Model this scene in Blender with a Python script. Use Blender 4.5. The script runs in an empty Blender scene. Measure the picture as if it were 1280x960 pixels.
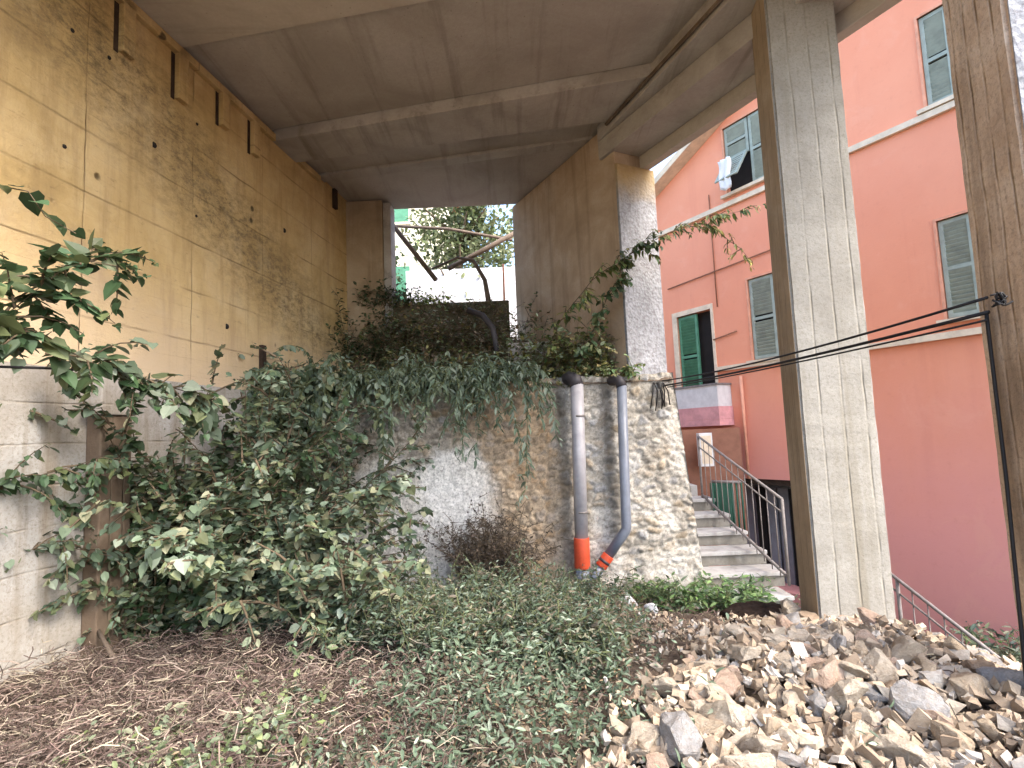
import bpy, bmesh, math, random
import numpy as np
from mathutils import Vector, Matrix
random.seed(7); rng = np.random.default_rng(7)
S = bpy.context.scene; COL = S.collection
R = math.radians
EYE = 2.0                       # eye height in metres above the ground at the foot of the stone wall

# ------------------------------------------------------------------ camera
FPX, PIT, ROL = 700.0, R(5.3), R(2.4)
fv = Vector((0, math.cos(PIT), math.sin(PIT)))
_u = Vector((0, -math.sin(PIT), math.cos(PIT))); _r = Vector((1, 0, 0))
uv_ = _u*math.cos(ROL) + _r*math.sin(ROL)
rv = _r*math.cos(ROL) - _u*math.sin(ROL)
cd = bpy.data.cameras.new('camera'); cam = bpy.data.objects.new('camera', cd); COL.objects.link(cam)
M4 = Matrix((rv, uv_, -fv)).transposed().to_4x4(); M4.translation = Vector((0, 0, EYE)); cam.matrix_world = M4
cd.sensor_width = 36; cd.lens = 36*FPX/1280; cd.clip_end = 1000; cd.clip_start = 0.05
S.camera = cam
# ------------------------------------------------------------------ light
SUN_EL, SUN_AZ = R(48), R(128)      # azimuth clockwise from +Y: the light comes from the open side, behind and right
wd = bpy.data.worlds.new('World'); S.world = wd; wd.use_nodes = True
nt = wd.node_tree; nt.nodes.clear()
sk = nt.nodes.new('ShaderNodeTexSky'); sk.sky_type = 'NISHITA'; sk.sun_disc = False
sk.sun_elevation = SUN_EL; sk.sun_rotation = SUN_AZ; sk.dust_density = 3.0; sk.air_density = 1.0; sk.ozone_density = 1.0
bg = nt.nodes.new('ShaderNodeBackground'); bg.inputs['Strength'].default_value = 0.15
wo = nt.nodes.new('ShaderNodeOutputWorld'); nt.links.new(sk.outputs[0], bg.inputs[0]); nt.links.new(bg.outputs[0], wo.inputs[0])
sl = bpy.data.lights.new('sun', 'SUN'); so = bpy.data.objects.new('sun', sl); COL.objects.link(so)
sl.energy = 0.9; sl.angle = R(25); sl.color = (1.0, 0.93, 0.82)
sdir = Vector((math.sin(SUN_AZ)*math.cos(SUN_EL), math.cos(SUN_AZ)*math.cos(SUN_EL), math.sin(SUN_EL)))
so.rotation_euler = sdir.to_track_quat('Z', 'Y').to_euler()
S.view_settings.view_transform = 'Standard'; S.view_settings.look = 'None'
S.view_settings.exposure = 2.55; S.view_settings.gamma = 1.0; S.view_settings.use_curve_mapping = False
S.render.engine = 'CYCLES'; S.cycles.use_denoising = True
S.cycles.max_bounces = 10; S.cycles.diffuse_bounces = 7

# ------------------------------------------------------------------ helpers
def ray(px, py): return rv*((px-640)/FPX) + uv_*((480-py)/FPX) + fv
def atY(px, py, Y):
    d = ray(px, py); return d*(Y/d.y) + Vector((0, 0, EYE))
def atZ(px, py, z):
    d = ray(px, py); return d*((z-EYE)/d.z) + Vector((0, 0, EYE))
def onplane(px, py, p0, n):
    d = ray(px, py); o = Vector((0, 0, EYE)); t = (Vector(p0)-o).dot(n)/d.dot(n); return o + d*t
_lat = rng.random((256, 256))
def vnoise(x, y):
    x = np.asarray(x, float); y = np.asarray(y, float)
    xi = np.floor(x).astype(int); yi = np.floor(y).astype(int); fx = x-xi; fy = y-yi
    fx = fx*fx*(3-2*fx); fy = fy*fy*(3-2*fy)
    g = lambda a, b: _lat[a % 256, b % 256]
    return (g(xi, yi)*(1-fx)+g(xi+1, yi)*fx)*(1-fy) + (g(xi, yi+1)*(1-fx)+g(xi+1, yi+1)*fx)*fy
def fbm(x, y, o=4):
    s = 0; a = 0.5
    for k in range(o): s = s + a*vnoise(x*2**k+17*k, y*2**k+31*k); a /= 2
    return s
def smooth(a, b, x):
    t = np.clip((x-a)/(b-a), 0, 1); return t*t*(3-2*t)

def tag(o, label=None, cat=None, group=None, kind=None):
    if label: o['label'] = label
    if cat: o['category'] = cat
    if group: o['group'] = group
    if kind: o['kind'] = kind
    return o
def empty(name, loc=(0, 0, 0), rz=0):
    o = bpy.data.objects.new(name, None); COL.objects.link(o); o.location = loc; o.rotation_euler = (0, 0, rz)
    o.empty_display_size = 0.2; return o
def link(name, me, m, parent=None):
    o = bpy.data.objects.new(name, me); COL.objects.link(o)
    if m is not None:
        for q in (m if isinstance(m, (list, tuple)) else [m]): me.materials.append(q)
    if parent is not None: o.parent = parent
    return o
class MB:
    def __init__(s): s.v = []; s.f = []; s.sm = []
    def add(s, vs, fs, smooth=False):
        b = len(s.v); s.v += [tuple(v) for v in vs]; s.f += [tuple(i+b for i in f) for f in fs]; s.sm += [smooth]*len(fs); return s
    def box(s, x0, y0, z0, x1, y1, z1, mat=None):
        vs = [Vector((x, y, z)) for z in (z0, z1) for y in (y0, y1) for x in (x0, x1)]
        if mat is not None: vs = [mat @ v for v in vs]
        return s.add(vs, [(0, 2, 3, 1), (4, 5, 7, 6), (0, 1, 5, 4), (2, 6, 7, 3), (0, 4, 6, 2), (1, 3, 7, 5)])
    def prism(s, pts, z0, z1):
        n = len(pts); vs = [(p[0], p[1], z0) for p in pts] + [(p[0], p[1], z1) for p in pts]
        fs = [tuple(range(n))[::-1], tuple(range(n, 2*n))] + [(i, (i+1) % n, n+(i+1) % n, n+i) for i in range(n)]
        return s.add(vs, fs)
    def tube(s, path, r, n=8, smooth=True, cap=True):
        path = [Vector(p) for p in path]; rr = r if isinstance(r, (list, tuple)) else [r]*len(path)
        vs = []; up = Vector((0.13, 0.21, 0.97)); prev = None
        for i, p in enumerate(path):
            d = (path[min(i+1, len(path)-1)] - path[max(i-1, 0)]).normalized()
            a = d.cross(up if prev is None else prev.cross(d))
            if a.length < 1e-4: a = d.cross(Vector((1, 0, 0)))
            a.normalize(); b = d.cross(a).normalized(); prev = a if prev is None else a
            for k in range(n):
                t = 2*math.pi*k/n; vs.append(p + (a*math.cos(t)+b*math.sin(t))*rr[i])
        m = len(path)
        fs = [(i*n+k, i*n+(k+1) % n, (i+1)*n+(k+1) % n, (i+1)*n+k) for i in range(m-1) for k in range(n)]
        if cap: fs += [tuple(range(n))[::-1], tuple(range((m-1)*n, m*n))]
        return s.add(vs, fs, smooth)
    def build(s, name, m, parent=None, bevel=0):
        me = bpy.data.meshes.new(name); me.from_pydata([tuple(v) for v in s.v], [], s.f); me.update()
        me.polygons.foreach_set('use_smooth', s.sm)
        bm = bmesh.new(); bm.from_mesh(me); bmesh.ops.recalc_face_normals(bm, faces=bm.faces)
        if bevel:
            bmesh.ops.bevel(bm, geom=[e for e in bm.edges if e.is_manifold and e.calc_face_angle(0) > 0.4], offset=bevel, segments=2, affect='EDGES', profile=0.6)
        bm.to_mesh(me); bm.free()
        return link(name, me, m, parent)
def arr_mesh(name, V, F, m, parent=None, tint=None, smooth=False):
    """V (n,3); F (k,3|4) numpy"""
    me = bpy.data.meshes.new(name); n, w = F.shape
    me.vertices.add(len(V)); me.vertices.foreach_set('co', V.astype(np.float32).ravel())
    me.loops.add(n*w); me.loops.foreach_set('vertex_index', F.astype(np.int32).ravel())
    me.polygons.add(n); me.polygons.foreach_set('loop_start', np.arange(0, n*w, w, dtype=np.int32))
    me.polygons.foreach_set('use_smooth', np.full(n, smooth)); me.update(calc_edges=True); me.validate()
    if tint is not None:
        a = me.color_attributes.new('tint', 'FLOAT_COLOR', 'POINT')
        c = np.ones((len(V), 4), np.float32); c[:, :3] = tint; a.data.foreach_set('color', c.ravel())
    return link(name, me, m, parent)

# ------------------------------------------------------------------ materials
class NB:
    def __init__(s, name):
        s.m = bpy.data.materials.new(name); s.m.use_nodes = True; s.t = s.m.node_tree; s.t.nodes.clear()
        s.out = s.n('ShaderNodeOutputMaterial'); s.tc = s.n('ShaderNodeTexCoord')
    def n(s, k, **kw):
        x = s.t.nodes.new(k)
        for a, b in kw.items(): setattr(x, a, b)
        return x
    def l(s, a, b): s.t.links.new(a, b)
    def co(s, sx=1, sy=1, sz=1, space='Object'):
        mp = s.n('ShaderNodeMapping'); mp.inputs['Scale'].default_value = (sx, sy, sz); s.l(s.tc.outputs[space], mp.inputs[0]); return mp.outputs[0]
    def noise(s, scale, detail=5, rough=0.6, co=None, dist=0):
        x = s.n('ShaderNodeTexNoise'); x.inputs['Scale'].default_value = scale; x.inputs['Detail'].default_value = detail
        x.inputs['Roughness'].default_value = rough; x.inputs['Distortion'].default_value = dist
        s.l(co if co is not None else s.tc.outputs['Object'], x.inputs[0]); return x.outputs[0]
    def ramp(s, v, stops):
        x = s.n('ShaderNodeValToRGB'); e = x.color_ramp.elements
        while len(e) < len(stops): e.new(0.5)
        for i, (p, c) in enumerate(stops):
            e[i].position = p; e[i].color = (c[0], c[1], c[2], 1) if not isinstance(c, (int, float)) else (c, c, c, 1)
        s.l(v, x.inputs[0]); return x.outputs[0]
    def mix(s, f, a, b, mode='MIX'):
        x = s.n('ShaderNodeMix', data_type='RGBA', blend_type=mode)
        for i, v in ((0, f), (6, a), (7, b)):
            if isinstance(v, (int, float)): x.inputs[i].default_value = v
            elif isinstance(v, tuple): x.inputs[i].default_value = (*v, 1)
            else: s.l(v, x.inputs[i])
        return x.outputs[2]
    def math(s, op, a, b=0.0):
        x = s.n('ShaderNodeMath', operation=op)
        for i, v in enumerate((a, b)):
            if isinstance(v, (int, float)): x.inputs[i].default_value = v
            else: s.l(v, x.inputs[i])
        return x.outputs[0]
    def fin(s, col, rough=0.9, bump=None, bstr=0.5, bdist=0.02, spec=0.2, transl=0):
        p = s.n('ShaderNodeBsdfPrincipled'); p.inputs['Roughness'].default_value = rough; p.inputs['Specular IOR Level'].default_value = spec
        if isinstance(col, tuple): p.inputs['Base Color'].default_value = (*col, 1)
        else: s.l(col, p.inputs['Base Color'])
        nrm = None
        if bump is not None:
            b = s.n('ShaderNodeBump'); b.inputs['Strength'].default_value = bstr; b.inputs['Distance'].default_value = bdist
            s.l(bump, b.inputs['Height']); s.l(b.outputs[0], p.inputs['Normal'])
        o = p.outputs[0]
        if transl:
            t = s.n('ShaderNodeBsdfTranslucent'); s.l(col, t.inputs[0]) if not isinstance(col, tuple) else setattr(t.inputs[0], 'default_value', (*col, 1))
            mx = s.n('ShaderNodeMixShader'); mx.inputs[0].default_value = transl; s.l(o, mx.inputs[1]); s.l(t.outputs[0], mx.inputs[2]); o = mx.outputs[0]
        s.l(o, s.out.inputs[0]); return s.m
def concrete(name, c1, c2, c3, scale=1.2, boards=None, axis='Z', streak=0.5, bdist=0.012, stain=(0.10, 0.085, 0.06), stain_amt=0.35, across=None, speck=0.0):
    """board-marked concrete: mottled colour, run-down stains, fine pits; boards = board width in metres (lines along axis)"""
    b = NB(name)
    big = b.noise(scale, 6, 0.62, dist=0.6); fine = b.noise(28, 4, 0.7)
    col = b.ramp(big, [(0.28, c1), (0.5, c2), (0.74, c3)])
    col = b.mix(b.math('MULTIPLY', b.ramp(fine, [(0.35, 0.0), (0.7, 1.0)]), 0.35), col, c1)
    k = dict(X=(0.18, 3, 3), Y=(3, 0.18, 3), Z=(3, 3, 0.18))[axis]
    st = b.noise(1.6, 5, 0.65, co=b.co(*k), dist=0.3)
    col = b.mix(b.math('MULTIPLY', b.ramp(st, [(0.52, 0.0), (0.70, 1.0)]), stain_amt), col, stain)
    if speck: col = b.mix(b.math('MULTIPLY', b.ramp(b.noise(38, 6, 0.85), [(0.50, 0.0), (0.62, 1.0)]), speck), col, tuple(x*.8 for x in stain))
    pits = b.n('ShaderNodeTexVoronoi'); pits.inputs['Scale'].default_value = 9; b.l(b.tc.outputs['Object'], pits.inputs[0])
    pit = b.ramp(pits.outputs['Distance'], [(0.03, 0.0), (0.09, 1.0)])
    h = b.math('ADD', b.math('MULTIPLY', fine, 0.45), b.math('MULTIPLY', b.noise(6, 5, 0.7), 0.6))
    h = b.math('ADD', h, b.math('MULTIPLY', pit, 0.15)); col = b.mix(b.math('MULTIPLY', b.math('SUBTRACT', 1.0, pit), 0.45), col, stain)
    if boards:
        sep = b.n('ShaderNodeSeparateXYZ'); b.l(b.tc.outputs['Object'], sep.inputs[0])
        def lines(sock, w, wid, seed):
            q = b.math('ADD', sock, b.math('MULTIPLY', b.noise(1.5+seed, 2), 0.03))
            fr = b.math('FRACT', b.math('DIVIDE', q, w)); dd = b.math('ABSOLUTE', b.math('SUBTRACT', fr, 0.5))
            return b.ramp(dd, [(0.5-wid/w, 0.0), (0.4995, 1.0)])
        for sk_, w in boards:
            ln = lines(sep.outputs[sk_], w, 0.012, w)
            brk = b.ramp(b.noise(3.5+w, 3), [(0.40, 0.15), (0.6, 1.0)])
            m = b.math('MULTIPLY', ln, brk)
            col = b.mix(b.math('MULTIPLY', m, 0.55), col, stain); h = b.math('SUBTRACT', h, b.math('MULTIPLY', m, 0.8))
    return b.fin(col, 0.92, h, 0.8, bdist)
def plain(name, c, rough=0.6, var=0.25, scale=6, spec=0.3, bd=0.003, c2=None):
    b = NB(name); n = b.noise(scale, 5, 0.65)
    c2 = c2 or tuple(x*(1-var) for x in c)
    return b.fin(b.ramp(n, [(0.32, c2), (0.62, c)]), rough, b.noise(40, 3), 0.4, bd, spec)
def leafmat(name, transl=0.25, rough=0.5):
    b = NB(name); a = b.n('ShaderNodeAttribute'); a.attribute_name = 'tint'
    c = b.mix(b.math('MULTIPLY', b.noise(22, 3), 0.35), a.outputs['Color'], (0.03, 0.045, 0.02))
    return b.fin(c, rough, spec=0.35, transl=transl)
def tintmat(name, rough=0.92, bd=0.01, sc=30, amt=0.4, dark=(0.07, 0.06, 0.045), sc2=3):
    b = NB(name); a = b.n('ShaderNodeAttribute'); a.attribute_name = 'tint'; n = b.noise(sc, 5, 0.7)
    c = b.mix(b.math('MULTIPLY', b.ramp(n, [(0.45, 0.0), (0.68, 1.0)]), amt), a.outputs['Color'], dark)
    c = b.mix(b.math('MULTIPLY', b.ramp(b.noise(sc2, 6, 0.8), [(0.46, 0.0), (0.66, 1.0)]), amt*0.8), c, dark)
    return b.fin(c, rough, b.noise(sc*1.3, 5, 0.75), 0.9, bd)

# ochre formwork wall on the left: local x along the wall, z up
def wall_left_mat():
    b = NB('ochre_concrete'); sep = b.n('ShaderNodeSeparateXYZ'); b.l(b.tc.outputs['Object'], sep.inputs[0])
    X, Z = sep.outputs[0], sep.outputs[2]
    n1 = b.noise(0.75, 8, 0.66, dist=0.5); n2 = b.noise(5, 6, 0.7, co=b.co(0.6, 1, 1.6)); fine = b.noise(32, 4, 0.75)
    col = b.ramp(n1, [(0.28, (0.30, 0.20, 0.085)), (0.44, (0.48, 0.335, 0.145)), (0.58, (0.58, 0.42, 0.205)), (0.74, (0.64, 0.50, 0.29))])
    # grey-green mould: a broad band running down across the wall
    band = b.math('SUBTRACT', 1.0, b.math('ABSOLUTE', b.math('MULTIPLY', b.math('SUBTRACT', b.math('ADD', Z, b.math('MULTIPLY', X, 0.50)), 5.35), 1.25)))
    mz = b.math('MULTIPLY', b.math('MAXIMUM', b.math('ADD', band, b.math('MULTIPLY', b.math('SUBTRACT', n1, 0.5), 1.4)), 0.0), b.ramp(n2, [(0.36, 0.15), (0.62, 1.0)]))
    col = b.mix(b.math('MULTIPLY', b.math('MINIMUM', mz, 1.0), 0.42), col, (0.17, 0.125, 0.06))
    sm_ = b.ramp(b.noise(9, 8, 0.85, co=b.co(0.7, 1, 1.2), dist=0.2), [(0.44, 0.0), (0.62, 1.0)])
    h_sm = sm_
    col = b.mix(b.math('MULTIPLY', b.math('MULTIPLY', b.math('MINIMUM', b.math('MAXIMUM', b.math('ADD', band, 0.25), 0.10), 1.0), sm_), 0.9), col, (0.12, 0.09, 0.05))
    lt = b.ramp(b.noise(1.7, 7, 0.7, dist=0.4), [(0.50, 0.0), (0.70, 1.0)]); col = b.mix(b.math('MULTIPLY', lt, 0.45), col, (0.64, 0.50, 0.29))
    sp = b.noise(14, 6, 0.8, co=b.co(0.45, 1, 1.3)); col = b.mix(b.math('MULTIPLY', b.ramp(sp, [(0.58, 0.0), (0.68, 1.0)]), 0.4), col, (0.12, 0.085, 0.045))
    # run-down water stains towards the far end
    st = b.noise(2.4, 5, 0.7, co=b.co(2.2, 1, 0.22)); col = b.mix(b.math('MULTIPLY', b.ramp(st, [(0.5, 0.0), (0.68, 1.0)]), 0.45), col, (0.25, 0.16, 0.07))
    # pale salts above the plinth
    low = b.ramp(b.math('ADD', Z, b.math('MULTIPLY', b.math('SUBTRACT', n1, 0.5), 2.0)), [(0.0, 1.0), (1.0, 1.0)])
    lowm = b.math('SUBTRACT', 1.0, b.ramp(b.math('MULTIPLY', b.math('SUBTRACT', b.math('ADD', Z, b.math('MULTIPLY', b.math('SUBTRACT', n1, 0.5), 2.2)), 2.6), 0.7), [(0.1, 0.0), (0.8, 1.0)]))
    col = b.mix(b.math('MULTIPLY', lowm, 0.7), col, (0.60, 0.47, 0.34))
    h = b.math('ADD', b.math('MULTIPLY', fine, 0.6), b.math('MULTIPLY', n2, 0.7))
    def lines(sock, w, off, wid, amt, brkscale):
        nonlocal col, h
        q = b.math('ADD', b.math('ADD', sock, off), b.math('MULTIPLY', b.noise(0.8+w, 2), 0.05))
        dd = b.math('ABSOLUTE', b.math('SUBTRACT', b.math('FRACT', b.math('DIVIDE', q, w)), 0.5))
        m = b.math('MULTIPLY', b.ramp(dd, [(0.5-wid/w, 0.0), (0.4995, 1.0)]), b.ramp(b.noise(brkscale, 3), [(0.38, 0.1), (0.58, 1.0)]))
        col = b.mix(b.math('MULTIPLY', m, amt), col, (0.13, 0.085, 0.04)); h = b.math('SUBTRACT', h, b.math('MULTIPLY', m, amt))
    lines(Z, 0.52, 0.0, 0.014, 0.6, 1.3); lines(Z, 0.173, 0.0, 0.006, 0.12, 3.0); lines(X, 1.24, 0.3, 0.010, 0.6, 1.7)
    vo = b.n('ShaderNodeTexVoronoi'); vo.inputs['Scale'].default_value = 1.7; b.l(b.tc.outputs['Object'], vo.inputs[0])
    hole = b.ramp(vo.outputs['Distance'], [(0.045, 1.0), (0.075, 0.0)]); col = b.mix(b.math('MULTIPLY', hole, 0.8), col, (0.05, 0.035, 0.02)); h = b.math('SUBTRACT', h, b.math('MULTIPLY', hole, 2.0))
    return b.fin(col, 0.93, h, 0.8, 0.016)
M = {}
M['ochre'] = wall_left_mat()
M['plinth'] = concrete('pale_plaster', (0.27, 0.24, 0.20), (0.38, 0.355, 0.32), (0.48, 0.47, 0.45), 1.1, boards=[('Z', 0.30)], stain_amt=0.7, stain=(0.20, 0.15, 0.09), speck=0.45)
M['pilaster'] = concrete('brown_concrete', (0.10, 0.07, 0.05), (0.16, 0.115, 0.08), (0.26, 0.205, 0.155), 2.5, boards=[('X', 0.12)], stain_amt=0.4)
M['slab'] = concrete('slab_concrete', (0.29, 0.26, 0.23), (0.40, 0.37, 0.335), (0.49, 0.46, 0.43), 0.7, axis='Y', stain_amt=0.35, stain=(0.10, 0.075, 0.05))
M['slab_light'] = concrete('pale_slab_concrete', (0.35, 0.31, 0.26), (0.46, 0.42, 0.365), (0.54, 0.50, 0.45), 0.9, axis='X', stain_amt=0.25)
M['beam'] = concrete('beam_concrete', (0.29, 0.265, 0.235), (0.41, 0.38, 0.345), (0.50, 0.47, 0.44), 1.3, axis='Y', stain_amt=0.45)
M['pier'] = concrete('warm_wall_concrete', (0.33, 0.24, 0.16), (0.46, 0.35, 0.245), (0.56, 0.46, 0.36), 1.5, stain_amt=0.5, stain=(0.15, 0.10, 0.06))
M['pillar'] = concrete('board_marked_concrete', (0.25, 0.235, 0.205), (0.33, 0.315, 0.28), (0.40, 0.385, 0.35), 1.6, boards=[('X', 0.17)], stain_amt=0.55, stain=(0.20, 0.175, 0.125), bdist=0.010, speck=0.5)
M['pillar2'] = concrete('weathered_pillar_concrete', (0.36, 0.25, 0.165), (0.52, 0.385, 0.27), (0.62, 0.50, 0.38), 1.9, boards=[('X', 0.10), ('Y', 0.10)], stain_amt=0.75, stain=(0.13, 0.09, 0.06), bdist=0.016, speck=0.45)
M['brownface'] = concrete('brown_board_concrete', (0.26, 0.195, 0.125), (0.35, 0.265, 0.175), (0.43, 0.345, 0.25), 2.2, boards=[('Y', 0.14)], stain_amt=0.4, stain=(0.13, 0.09, 0.055))
def pebble():
    b = NB('pebbledash'); v = b.n('ShaderNodeTexVoronoi'); v.inputs['Scale'].default_value = 26; b.l(b.tc.outputs['Object'], v.inputs[0])
    c = b.ramp(b.noise(2.2, 6, 0.7), [(0.3, (0.20, 0.205, 0.21)), (0.6, (0.33, 0.34, 0.36)), (0.8, (0.41, 0.42, 0.44))])
    c = b.mix(b.math('MULTIPLY', b.ramp(b.noise(16, 5, 0.8), [(0.48, 0.0), (0.60, 1.0)]), 0.75), c, (0.17, 0.16, 0.17))
    sep = b.n('ShaderNodeSeparateXYZ'); b.l(b.tc.outputs['Object'], sep.inputs[0])
    top = b.ramp(b.math('MULTIPLY', b.math('SUBTRACT', b.math('ADD', sep.outputs[2], b.math('MULTIPLY', b.noise(3, 4), 0.5)), 5.1), 1.6), [(0.2, 0.0), (0.9, 1.0)])
    c = b.mix(b.math('MULTIPLY', top, 0.85), c, (0.40, 0.28, 0.12))
    return b.fin(c, 0.95, b.math('ADD', v.outputs['Distance'], b.noise(20, 5, 0.8)), 0.8, 0.012)
M['pebble'] = pebble()
def redmat():
    b = NB('salmon_render'); n = b.noise(0.5, 5, 0.6); st = b.noise(1.2, 5, 0.65, co=b.co(2, 2, 0.15))
    c = b.ramp(n, [(0.3, (0.74, 0.290, 0.175)), (0.7, (0.80, 0.345, 0.215))])
    c = b.mix(b.math('MULTIPLY', b.ramp(st, [(0.55, 0.0), (0.75, 1.0)]), 0.25), c, (0.58, 0.20, 0.13))
    sep = b.n('ShaderNodeSeparateXYZ'); b.l(b.tc.outputs['Object'], sep.inputs[0])
    low_pink = b.math('SUBTRACT', 1.0, b.ramp(b.math('MULTIPLY', b.math('ADD', sep.outputs[2], b.math('MULTIPLY', b.noise(1.5, 4), 1.2)), 0.28), [(0.25, 0.0), (0.95, 1.0)]))
    c = b.mix(b.math('MULTIPLY', low_pink, 0.8), c, (0.76, 0.335, 0.31))  # pinker towards the foot of the facade
    pt = b.ramp(b.noise(1.3, 7, 0.75, dist=1.0), [(0.54, 0.0), (0.62, 1.0)]); c = b.mix(b.math('MULTIPLY', pt, 0.16), c, (0.82, 0.42, 0.30))
    c = b.mix(b.math('MULTIPLY', b.ramp(b.noise(9, 6, 0.8), [(0.55, 0.0), (0.7, 1.0)]), 0.14), c, (0.45, 0.15, 0.10))
    return b.fin(c, 0.85, b.noise(35, 4, 0.7), 0.35, 0.006)
M['red'] = redmat()
M['pink'] = plain('pink_render', (0.72, 0.36, 0.36), 0.85)
M['cream'] = plain('cream_trim', (0.74, 0.62, 0.46), 0.8)
M['peach'] = plain('peach_trim', (0.76, 0.36, 0.23), 0.8)
M['shutter'] = plain('grey_green_shutter', (0.33, 0.38, 0.325), 0.6, 0.25)
M['shutter_g'] = plain('green_shutter', (0.09, 0.26, 0.155), 0.5, 0.3)
M['dark'] = plain('dark_room', (0.02, 0.016, 0.014), 0.9)
M['white'] = plain('white_metal', (0.70, 0.69, 0.68), 0.5, 0.2)
M['cloth'] = plain('white_cloth', (0.78, 0.77, 0.75), 0.9, 0.1)
M['rail'] = plain('grey_steel_rail', (0.24, 0.215, 0.20), 0.5, 0.35, 15)
M['railgreen'] = plain('dark_green_steel', (0.02, 0.085, 0.055), 0.5, 0.3)
M['grey_panel'] = plain('lilac_grey_panel', (0.30, 0.29, 0.31), 0.7, 0.3, 3)
M['step'] = concrete('worn_step_concrete', (0.30, 0.285, 0.26), (0.42, 0.41, 0.39), (0.52, 0.51, 0.49), 3.0, stain_amt=0.4)
M['pvc'] = plain('grey_plastic_pipe', (0.40, 0.385, 0.40), 0.4, 0.25, 7, 0.4)
M['pvc2'] = plain('blue_grey_plastic_pipe', (0.17, 0.19, 0.235), 0.4, 0.25, 7, 0.4)
M['pvcdark'] = plain('dark_rubber_elbow', (0.055, 0.05, 0.055), 0.55, 0.3)
M['orange'] = plain('orange_plastic', (0.60, 0.085, 0.035), 0.45, 0.3, 9)
M['black'] = plain('black_cable', (0.012, 0.011, 0.012), 0.6)
M['bark'] = plain('brown_stem', (0.13, 0.095, 0.06), 0.9, 0.4, 12)
M['riser'] = concrete('dark_riser_concrete', (0.15, 0.14, 0.115), (0.22, 0.205, 0.175), (0.30, 0.285, 0.25), 4.0, stain_amt=0.5)  # riser concrete, darker than the treads
M['stemg'] = plain('green_stem', (0.12, 0.14, 0.06), 0.8, 0.4, 12)
M['wood'] = plain('grey_timber', (0.17, 0.13, 0.10), 0.85, 0.4, 10)
M['soil'] = plain('dark_soil_and_shade', (0.055, 0.038, 0.028), 1.0, 0.5, 9, 0.1, 0.03)  # soil; also the dark boxes that stand for shade in the basement recess
M['paleb'] = plain('pale_yellow_render', (0.72, 0.66, 0.50), 0.85, 0.12)
M['tile'] = plain('roof_tile', (0.30, 0.14, 0.08), 0.85, 0.3)
M['leaf'] = leafmat('leaf'); M['leaf_dry'] = leafmat('dry_leaf', 0.1, 0.8)
M['masonry'] = tintmat('rubble_masonry', 0.95, 0.015, 34, 0.62, (0.10, 0.085, 0.065), 11)
M['twig'] = tintmat('dry_twig', 0.95, 0.002, 60, 0.3)
def groundmat():
    b = NB('littered_soil'); n = b.noise(2.2, 7, 0.75); f = b.noise(20, 6, 0.8)
    c = b.ramp(n, [(0.3, (0.075, 0.055, 0.042)), (0.55, (0.14, 0.105, 0.08)), (0.75, (0.21, 0.165, 0.125))])
    c = b.mix(b.ramp(f, [(0.5, 0.0), (0.72, 0.8)]), c, (0.22, 0.17, 0.13))
    return b.fin(c, 1.0, f, 1.0, 0.05)
M['ground'] = groundmat()
def rockmat(name, ca, cb):
    b = NB(name)
    c = b.ramp(b.noise(3, 4, 0.6), [(0.35, ca), (0.65, cb)])
    c = b.mix(b.math('MULTIPLY', b.ramp(b.noise(9, 6, 0.7), [(0.42, 0.0), (0.68, 1.0)]), 0.5), c, (0.17, 0.12, 0.08))
    c = b.mix(b.math('MULTIPLY', b.ramp(b.noise(5, 4, 0.7), [(0.55, 0.0), (0.72, 1.0)]), 0.4), c, (0.50, 0.44, 0.37))
    return b.fin(c, 0.92, b.noise(22, 6, 0.75), 0.9, 0.02)
ROCKS = {'tan': rockmat('tan_stone', (0.39, 0.305, 0.215), (0.47, 0.385, 0.285)), 'cream': rockmat('cream_stone', (0.44, 0.37, 0.285), (0.50, 0.435, 0.35)),
         'brown': rockmat('brown_stone', (0.27, 0.20, 0.14), (0.34, 0.26, 0.185)), 'grey': rockmat('grey_stone', (0.25, 0.245, 0.24), (0.36, 0.35, 0.34)), 'pinkish': rockmat('pinkish_stone', (0.38, 0.27, 0.20), (0.44, 0.33, 0.26))}
M['gravel'] = tintmat('stone_fragments', 0.95, 0.01, 25, 0.35, (0.14, 0.10, 0.07))

# ------------------------------------------------------------------ plan of the place (metres, X right, Y ahead)
LW0 = Vector((-3.376, 4.713)); azL = R(8.3); dL = Vector((math.sin(azL), math.cos(azL)))     # left wall line
CEIL = EYE + 4.1
azB = R(-26.4); dB = Vector((math.sin(azB), math.cos(azB)))                                     # edge beam and pier line
azF = R(-31.2); dF = Vector((math.sin(azF), math.cos(azF)))                                     # red facade line
TER = 2.66; WY = 7.0                                                                              # terrace level, stone wall face

# terrain
def gz(X, Y):
    X = np.asarray(X, float); Y = np.asarray(Y, float)
    z = 0.50 - 0.45*smooth(3.6, 7.0, Y)
    z = z + 0.10*np.exp(-(((X-2.0)/1.1)**2+((Y-3.1)/1.0)**2)) - 0.05*np.exp(-((X/0.8)**2+((Y-3.4)/1.2)**2))
    z = z - 0.30*smooth(1.6, 3.0, X)*smooth(5.0, 7.2, Y)
    z = z - 0.09*smooth(3.4, 4.4, Y)*smooth(.8, 1.8, X) - 0.24*smooth(2.25, 3.1, X)*smooth(2.2, 3.6, Y)
    z = z + 0.09*np.exp(-(((X-2.6)/.6)**2+((Y-4.3)/.7)**2))
    ex = 2.90 - 0.22*smooth(3.6, 4.5, Y) + 0.75*smooth(5.0, 7, Y)
    z = z - 1.35*smooth(0.0, 1.5, X-ex) + 0.06*(fbm(X*2.3, Y*2.3)-0.47)*2
    up = smooth(8.9, 9.5, Y)*(1-smooth(0.6, 2.2, X+0.45*(Y-9.5)))
    z = z + up*3.6
    return z
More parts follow.
